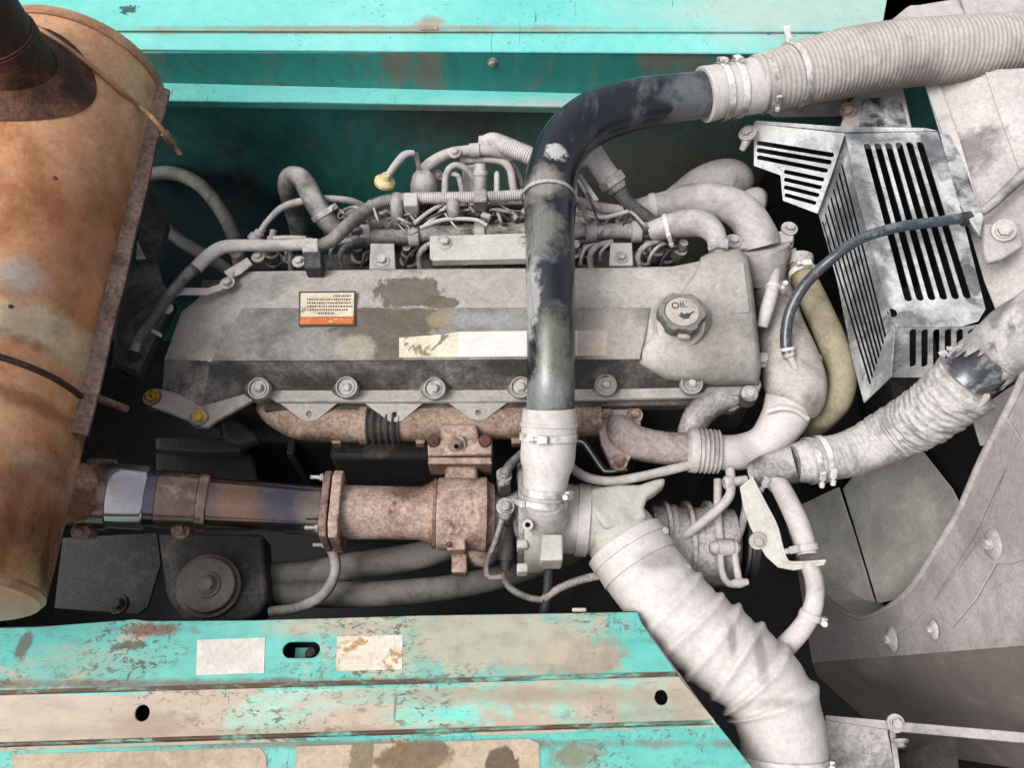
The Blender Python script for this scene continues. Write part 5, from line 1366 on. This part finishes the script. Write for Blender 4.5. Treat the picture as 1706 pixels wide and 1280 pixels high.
# ================================================================== grille guard
gg = thing('fan_guard', 'bare galvanised sheet steel fan guard with rows of slots', 'fan guard', W(1450, 420, .05))
def slots(P, quads, rpx=5.0):
    """each slot given by its two ends (px) and half width px; a rounded opening"""
    out = []
    for (x0, y0), (x1, y1), r in quads:
        a, b = P.at(x0, y0), P.at(x1, y1)
        t = (b - a).normalized(); u = P.n.cross(t); mid_ = a.lerp(b, .5); du = u * .001; q0 = mid_ - CAMP; q1 = q0 + du
        prj = lambda q: Vector((q.x, q.dot(UPV))) / q.dot(FWD) * FPX
        tp__ = (prj(b - CAMP) - prj(a - CAMP)).normalized(); dv = prj(q1) - prj(q0); pxm = abs(dv.x * tp__.y - dv.y * tp__.x) / .001
        rr = r / max(200., pxm)
        L_ = []
        for k in range(7):
            an = math.pi / 2 + math.pi * k / 6; L_.append(a + t * math.cos(an) * rr * .9 + u * math.sin(an) * rr)
        for k in range(7):
            an = -math.pi / 2 + math.pi * k / 6; L_.append(b + t * math.cos(an) * rr * .9 + u * math.sin(an) * rr)
        out.append(L_)
    return out
# top face
Ptop = Pl(W(1412, 215, .09), W(1566, 226, .09), W(1480, 600, .075))
top = [(1408, 222), (1428, 212), (1562, 220), (1576, 262), (1598, 340), (1628, 460), (1642, 515), (1630, 535), (1600, 545), (1488, 545), (1476, 500), (1448, 400), (1425, 310)]
sl = []
for i in range(6):
    xa_, xb_ = 1445 + i * 17.6, 1513 + i * 19.6
    ya_, yb_ = 243 - i * .6, 497 - i * .9
    sl.append(((xa_, ya_), (xb_, yb_), 6.0))
plate('top_face', [Ptop.at(*q_) for q_ in top], slots(Ptop, sl), .002, 'galvanised', gg, .0004)
# side face (slots run along it), bends down from the top face
Pside = Pl(Ptop.at(1412, 222), Ptop.at(1488, 560), W(1360, 330, -.03))
side = [(1408, 224), (1425, 310), (1448, 400), (1476, 500), (1490, 552), (1484, 628), (1439, 671), (1420, 600), (1395, 470), (1374, 390), (1362, 352)]
ssl = []
for i in range(8):
    ssl.append(((1402 - i * 4.6, 276 + i * 13.6), (1474 - i * 3.6, 560 + i * 11.2), 2.3))
plate('side_face', [Pside.at(*q_) for q_ in side], slots(Pside, ssl), .002, 'galvanised', gg, .0003)
# back panel with horizontal slots
Pb = Pl(Ptop.at(1408, 224), W(1258, 205, .06), W(1300, 320, -.01))
back = [(1256, 206), (1408, 222), (1386, 290), (1362, 356), (1304, 334), (1300, 292), (1256, 276)]
bsl = [((1265, 240), (1384, 263), 4.2), ((1265, 254), (1380, 277), 4.2), ((1266, 262 + 8), (1372, 296), 3.6), ((1306, 285), (1370, 303), 3.8), ((1309, 303), (1364, 318), 3.6), ((1309, 316), (1360, 331), 3.6), ((1311, 328), (1355, 344), 3.2)]
bsl = [((1264, 238), (1386, 258), 3.8), ((1264, 250), (1382, 270), 3.8), ((1264, 262), (1376, 284), 3.6), ((1309, 286), (1370, 299), 3.4), ((1309, 299), (1366, 312), 3.4), ((1309, 312), (1362, 325), 3.4), ((1310, 325), (1357, 338), 3.2)]
plate('back_face', [Pb.at(*q_) for q_ in back], slots(Pb, bsl), .002, 'galvanised', gg, .0003)
prism('back_lip', [Pb.at(1256, 206), Pb.at(1408, 221), Ptop.at(1562, 219), Ptop.at(1540, 214), Pb.at(1400, 212), Pb.at(1260, 202)], (0, 0, .002), 'galvanised', gg, bevel=0)
# front lower face with short vertical slots
Pf = Pl(Ptop.at(1490, 548), Ptop.at(1600, 546), W(1500, 655, -.03))
front = [(1488, 547), (1600, 547), (1640, 540), (1650, 630), (1484, 629)]
fsl = [((1521 + i * 19.5, 548 + 0), (1521 + i * 19.5, 612), 5.4) for i in range(6)]
fsl = [((1521 + i * 19.5, 549 + 4), (1521 + i * 19.5, 608), 5.4) for i in range(6)]
plate('front_face', [Pf.at(*q_) for q_ in front], slots(Pf, fsl), .002, 'galvanised', gg, .0003)
# embossed dimple and its hole near the fold
pz = Ptop.at(1486, 522)
lathe('rivet_hole', pz + Ptop.n * .0005, pz + Ptop.n * .001, [(0, .008), (1, .008)], 'black_hole', gg, 20)
ring('hole_rim', pz + Ptop.n * .001, Ptop.n, .008, .002, .0025, 'galvanised', gg, 24)
bolt(W(1246, 222, .06), (-.5, 0, 1), .010, gg, 'dusty_pale')
tube('tie_end', [(1248, 224, .055, 8), (1242, 238, .05, 7), (1236, 250, .04, 5)], 'dusty_pale', gg, 12)
prism('side_flange', [Ptop.at(1566, 222), Ptop.at(1590, 225), Ptop.at(1626, 330), Ptop.at(1640, 400), Ptop.at(1606, 372)], (0, 0, -.003), 'galv_dark', gg, bevel=.0006)

# ================================================================== black cable over the guard
cb_ = thing('black_cable', 'black rubber hose looped across the fan guard to a clip', 'hose', W(1450, 420, .1))
tube('cable', [(1312, 590, -.01, 9), (1309, 565, .0, 9.5), (1316, 520, .02, 9.5), (1340, 476, .05, 9.5), (1380, 436, .09, 9), (1430, 400, .112, 9), (1490, 380, .118, 9), (1550, 371, .118, 9), (1610, 363, .115, 9)], 'cable_black', cb_, 18)
tube('cable', [(1600, 364, .115, 8), (1640, 350, .12, 8), (1672, 322, .13, 9), (1700, 296, .15, 10), (1740, 262, .16, 10)], 'rubber_grey', cb_, 18)
lpx('cable_boot', (1602, 366, .115), (1616, 362, .116), [(0, 11), (.5, 12), (1, 11)], 'rubber_dark', cb_, nseg=24)
prism('clip', [W(x, y, .125) for x, y in ((1600, 340), (1630, 345), (1640, 360), (1632, 392), (1608, 352))], (0, 0, -.006), 'galvanised', cb_)
lpx('tip_fitting', (1312, 586, -.01), (1326, 616, -.02), [(0, 10), (.3, 10), (.35, 7), (1, 6)], 'dusty_pale', cb_, nseg=18)
ring('wire_clip', W(1312, 582, -.008), W(1312, 590, -.01) - W(1309, 570, 0), 10 * S(W(1312, 582, 0)), .006, .002, 'clamp_steel', cb_)

# ================================================================== shroud head, upper corner sheet work
ct = thing('cooler_frame', 'dust caked folded sheet frame of the cooler above the fan guard', 'cooler frame', W(1620, 250, .1))
PSh = Pl(W(1560, 130, .10), W(1706, 130, .17), W(1650, 430, .06))
plate('side_sheet', [PSh.at(*q_) for q_ in ((1536, 128), (1600, 118), (1760, 110), (1760, 520), (1700, 560), (1660, 520), (1640, 470), (1590, 300))], [], .003, 'shroud_dust', ct, .001)
strip_ = [(1536, 128), (1560, 125), (1600, 235), (1634, 350), (1616, 362), (1586, 268)]
plate('fold_strip', [PSh.at(*q_) + PSh.n * .008 for q_ in strip_], [], .006, 'dusty_pale', ct, .001)
plate('overlap_sheet', [PSh.at(*q_) + PSh.n * .004 for q_ in ((1642, 122), (1760, 112), (1760, 300), (1706, 290), (1695, 275), (1668, 200))], [], .002, 'shroud_dust', ct, .0006)
# top box over the hose
zprism('top_box', [(1468, 46), (1512, 10), (1760, -30), (1760, 90), (1500, 90)], .10, .12, 'shroud_dust', ct, bevel=.002)
zprism('top_lid', [(1516, 8), (1596, 6), (1612, 24), (1500, 34)], .106, .005, 'dusty_pale', ct, bevel=.001)
zprism('top_lid', [(1598, -10), (1760, -40), (1760, 20), (1612, 26)], .112, .005, 'shroud_dust', ct, bevel=.001)
# bracket stack between hose and guard
zprism('bracket_sheet', [(1280, 186), (1410, 162), (1416, 186), (1400, 192), (1290, 194)], .02, .004, 'dusty_pale', ct, bevel=.001)
zprism('bracket_block', [(1418, 165), (1448, 138), (1505, 142), (1520, 212), (1400, 212), (1405, 196)], .05, .06, 'dusty_pale', ct, bevel=.003)
PBk = Pl(W(1436, 165, .056), W(1500, 165, .056), W(1440, 212, .05))
plate('bolted_sheet', [PBk.at(*q_) for q_ in ((1440, 164), (1500, 160), (1514, 214), (1430, 214))], [hole(PBk, 1477, 184, 5, 9, 14)], .003, 'galv_dark', ct, .0006)
bolt(W(1412, 184, .056), (-.3, -.6, .8), .009, ct, 'bolt_rust')
bolt(W(1672, 384, .13), (-.3, -.4, .9), .011, ct, 'dusty_pale')
zprism('gusset', [(1640, 372), (1700, 372), (1706, 410), (1668, 432), (1648, 436), (1640, 420)], .12, .012, 'shroud_dust', ct, bevel=.003)
zprism('stud_plate', [(1618, 690), (1690, 640), (1692, 742), (1634, 742)], -.03, .004, 'shroud_dust', ct, bevel=.001)
bolt(W(1650, 716, -.029), UPZ, .006, ct, 'dusty_pale')

# ================================================================== below: brackets, alternator, small hoses
al = thing('alternator', 'dusty finned alternator in the shade beside the trunk hose', 'alternator', W(1150, 900, -.3))
za = -.21
lpx('body', (1075, 905, za), (1225, 915, za), [(0, 40), (.05, 62), (.3, 68), (.35, 64), (.6, 64), (.65, 68), (.95, 66), (1, 50)], 'dusty_cast', al, nseg=48)
for i in range(3):
    lpx('cooling_fin', (1104 + i * 36, 906, za), (1112 + i * 36, 906, za), [(0, 69), (.1, 71), (.9, 71), (1, 69)], 'dusty_cast', al, nseg=40)
lpx('pulley', (1236, 912, za), (1256, 914, za), [(0, 50), (.2, 52), (.45, 44), (.55, 44), (.8, 52), (1, 50)], 'rubber_dark', al, nseg=44)
ad = thing('belt_adjuster', 'pale forked belt adjuster link hanging below the white elbow', 'adjuster', W(1215, 890, -.1))
zx = -.14
tube('link_rod', [(1196, 800, zx, 7), (1196, 860, zx, 7), (1200, 900, zx, 8)], 'dusty_pale', ad, 14)
tube('fork', [(1200, 912, zx, 6), (1202, 950, zx, 6), (1212, 972, zx, 6), (1230, 970, zx, 6), (1226, 940, zx, 6), (1222, 905, zx, 6)], 'dusty_pale', ad, 14)
lpx('pivot', (1182, 914, zx), (1232, 912, zx), [(0, 8), (.1, 12), (.25, 12), (.26, 15), (.75, 15), (.76, 12), (.9, 12), (1, 7)], 'dusty_pale', ad, nseg=24)
lpx('foot_bolt', (1216, 974, zx), (1246, 970, zx), [(0, 6), (.5, 9), (1, 5)], 'dusty_pale', ad, nseg=14)
tube('arm', [(1246, 800, zx, 6), (1240, 860, zx - .02, 7), (1226, 905, zx, 7)], 'dusty_cast', ad, 14)
hb = thing('hose_bracket', 'bent strap bracket with a flat foot carrying the small white hose', 'bracket', W(1290, 880, -.08))
zb = -.07
pth = [(1228, 798, zb, 20), (1246, 815, zb, 30), (1266, 862, zb - .002, 30), (1284, 905, zb - .004, 22), (1300, 936, zb - .006, 14)]
sp_ = [(1232, 812), (1252, 795), (1275, 840), (1293, 875), (1302, 908), (1310, 932), (1320, 939), (1376, 935), (1373, 942), (1322, 951), (1296, 946), (1276, 928), (1262, 905), (1248, 875), (1238, 845)]
PK = Pl(W(1232, 812, zb - .012), W(1252, 795, zb), W(1310, 940, zb - .006))
prism('strap', [PK.at(*q_) for q_ in sp_], -PK.n * .004, 'dusty_cream', hb, bevel=.001)
redge = [(1252, 795), (1275, 840), (1293, 875), (1302, 908), (1310, 932), (1322, 938), (1376, 935)]
tube('strap_edge', [tuple(PK.at(*q_)) + (.0024,) for q_ in redge], 'dusty_white', hb, 8, raw=True)
bolt(W(1262, 902, zb - .01), (0, -.5, .8), .008, hb, 'dusty_pale')
wh2 = thing('white_coolant_hose', 'small pinkish white hose clipped at its neck, running down past the bracket', 'hose', W(1330, 900, -.07))
tube('hose', [(1286, 790, -.085, 14), (1296, 804, -.07, 16), (1312, 834, -.065, 17), (1328, 868, -.065, 18), (1340, 902, -.066, 17), (1345, 925, -.068, 16)], 'dusty_white', wh2, 22)
tube('lower_hose', [(1346, 938, -.07, 14), (1355, 962, -.075, 15), (1358, 992, -.085, 15), (1350, 1024, -.1, 16), (1330, 1055, -.12, 17), (1300, 1086, -.15, 18)], 'dusty_white', wh2, 22)
for a, b, r, tw in (((1290, 796, -.08), (1302, 812, -.07), 17, (-1, -.2, .4)), ((1341, 908, -.066), (1344, 920, -.068), 18, (-1, 0, .4)), ((1353, 1018, -.097), (1347, 1034, -.105), 17, (1, -.2, .4))):
    p0, p1 = W(*a), W(*b); clamp(p0.lerp(p1, .5), p1 - p0, r * S(p0), .011, wh2, 'dusty_white', tw)
hose('oil_return_line', 'thin grey line passing under the white coupling towards the bellows', 'line',
     [(944, 770, -.09, 7), (960, 786, -.075, 8), (985, 798, -.07, 8), (1020, 802, -.07, 8), (1070, 794, -.075, 8), (1130, 780, -.09, 8), (1160, 772, -.1, 7)], 'dusty_pale', nseg=16)
fl_ = thing('feed_line', 'thin pale feed line with a banjo elbow below the white elbow', 'line', W(1200, 850, -.1))
tube('line', [(1216, 782, -.1, 8), (1218, 812, -.1, 8), (1212, 832, -.1, 8), (1186, 858, -.11, 8), (1146, 890, -.14, 8), (1120, 905, -.18, 8)], 'dusty_pale', fl_, 16)
lpx('banjo', (1206, 806, -.1), (1244, 800, -.1), [(0, 9), (.1, 12), (.3, 12), (.32, 8), (1, 8)], 'dusty_pale', fl_, nseg=18)

hs2 = thing('heat_shield_strip', 'thin bent black strip with a pale edge beside the branch flange', 'bracket', W(1000, 740, -.1))
sp = [(962, 728), (975, 730), (1004, 772), (1012, 780), (1040, 778), (1040, 786), (1008, 790), (998, 782), (970, 742), (960, 742)]
zprism('strip', sp, -.115, .004, 'deep_dark', hs2, bevel=.0005)
tube('strip_edge', [(958, 738, -.112, 2), (972, 738, -.112, 2), (1002, 780, -.112, 2), (1012, 786, -.112, 2), (1045, 783, -.112, 2)], 'dusty_pale', hs2, 8)

# low shadowed gear under the turbo
mt = thing('engine_mount', 'dark engine mount bracket with a round rubber disc and centre bolt', 'engine mount', W(345, 970, -.3))
zmn = -.20
zprism('bracket', [(262, 888), (438, 890), (446, 1000), (430, 1024), (400, 1038), (300, 1038), (276, 990)], zmn - .03, .06, 'dusty_dark', mt, bevel=.006)
p = W(346, 976, zmn); nn = (CAMP - p).normalized().lerp(UPZ, .5)
lathe('rubber_disc', p - nn * .03, p + nn * .01, [(0, 52 * S(p)), (.6, 52 * S(p)), (.62, 46 * S(p)), (.95, 45 * S(p)), (1, 43 * S(p))], 'disc_mid', mt, 48)
bolt(p + nn * .01, nn, .013, mt, 'disc_mid')
ms = thing('mount_plate', 'dark steel side plate in the shadow below the muffler', 'plate', W(180, 960, -.3))
zprism('plate', [(104, 896), (262, 888), (268, 940), (246, 1012), (230, 1024), (90, 1014)], -.24, .006, 'deep_dark', ms, bevel=.001)
bolt(W(196, 1008, -.238), UPZ, .01, ms, 'deep_dark')
hose('frame_hose', 'flat dark rubber hose sagging below the turbine housing, upper of two', 'hose',
     [(420, 962, -.3, 24), (500, 958, -.29, 23), (600, 942, -.28, 23), (700, 926, -.28, 23), (800, 895, -.3, 22)], 'rubber_mid', nseg=22)
hose('frame_hose', 'flat dark rubber hose sagging below the turbine housing, lower of two', 'hose',
     [(420, 984, -.3, 22), (520, 990, -.29, 22), (640, 990, -.28, 22), (760, 978, -.28, 21), (860, 955, -.3, 20), (960, 920, -.34, 18)], 'rubber_mid', nseg=22)
hose('drain_tube', 'thin dark drain tube curling down from the exhaust flange', 'tube',
     [(545, 900, -.17, 9), (556, 925, -.19, 9), (558, 955, -.2, 9), (540, 990, -.21, 9), (500, 1012, -.22, 9), (450, 1020, -.23, 9)], 'rubber_grey', nseg=16)
sl_ = thing('split_loom', 'thin grey loom lines meeting in a vee below the compressor', 'wiring', W(910, 990, -.16))
tube('line', [(836, 955, -.13, 6), (850, 980, -.14, 6), (880, 996, -.15, 6), (905, 1000, -.15, 6)], 'rubber_grey', sl_, 12, corr=(.004, .06))
tube('line', [(905, 1000, -.15, 7), (930, 982, -.15, 7), (970, 966, -.15, 7), (1010, 958, -.16, 7)], 'dusty_cast', sl_, 12, corr=(.004, .06))
tube('line', [(914, 950, -.14, 8), (912, 985, -.15, 8), (908, 1015, -.16, 9), (904, 1030, -.17, 8)], 'rubber_dark', sl_, 12)
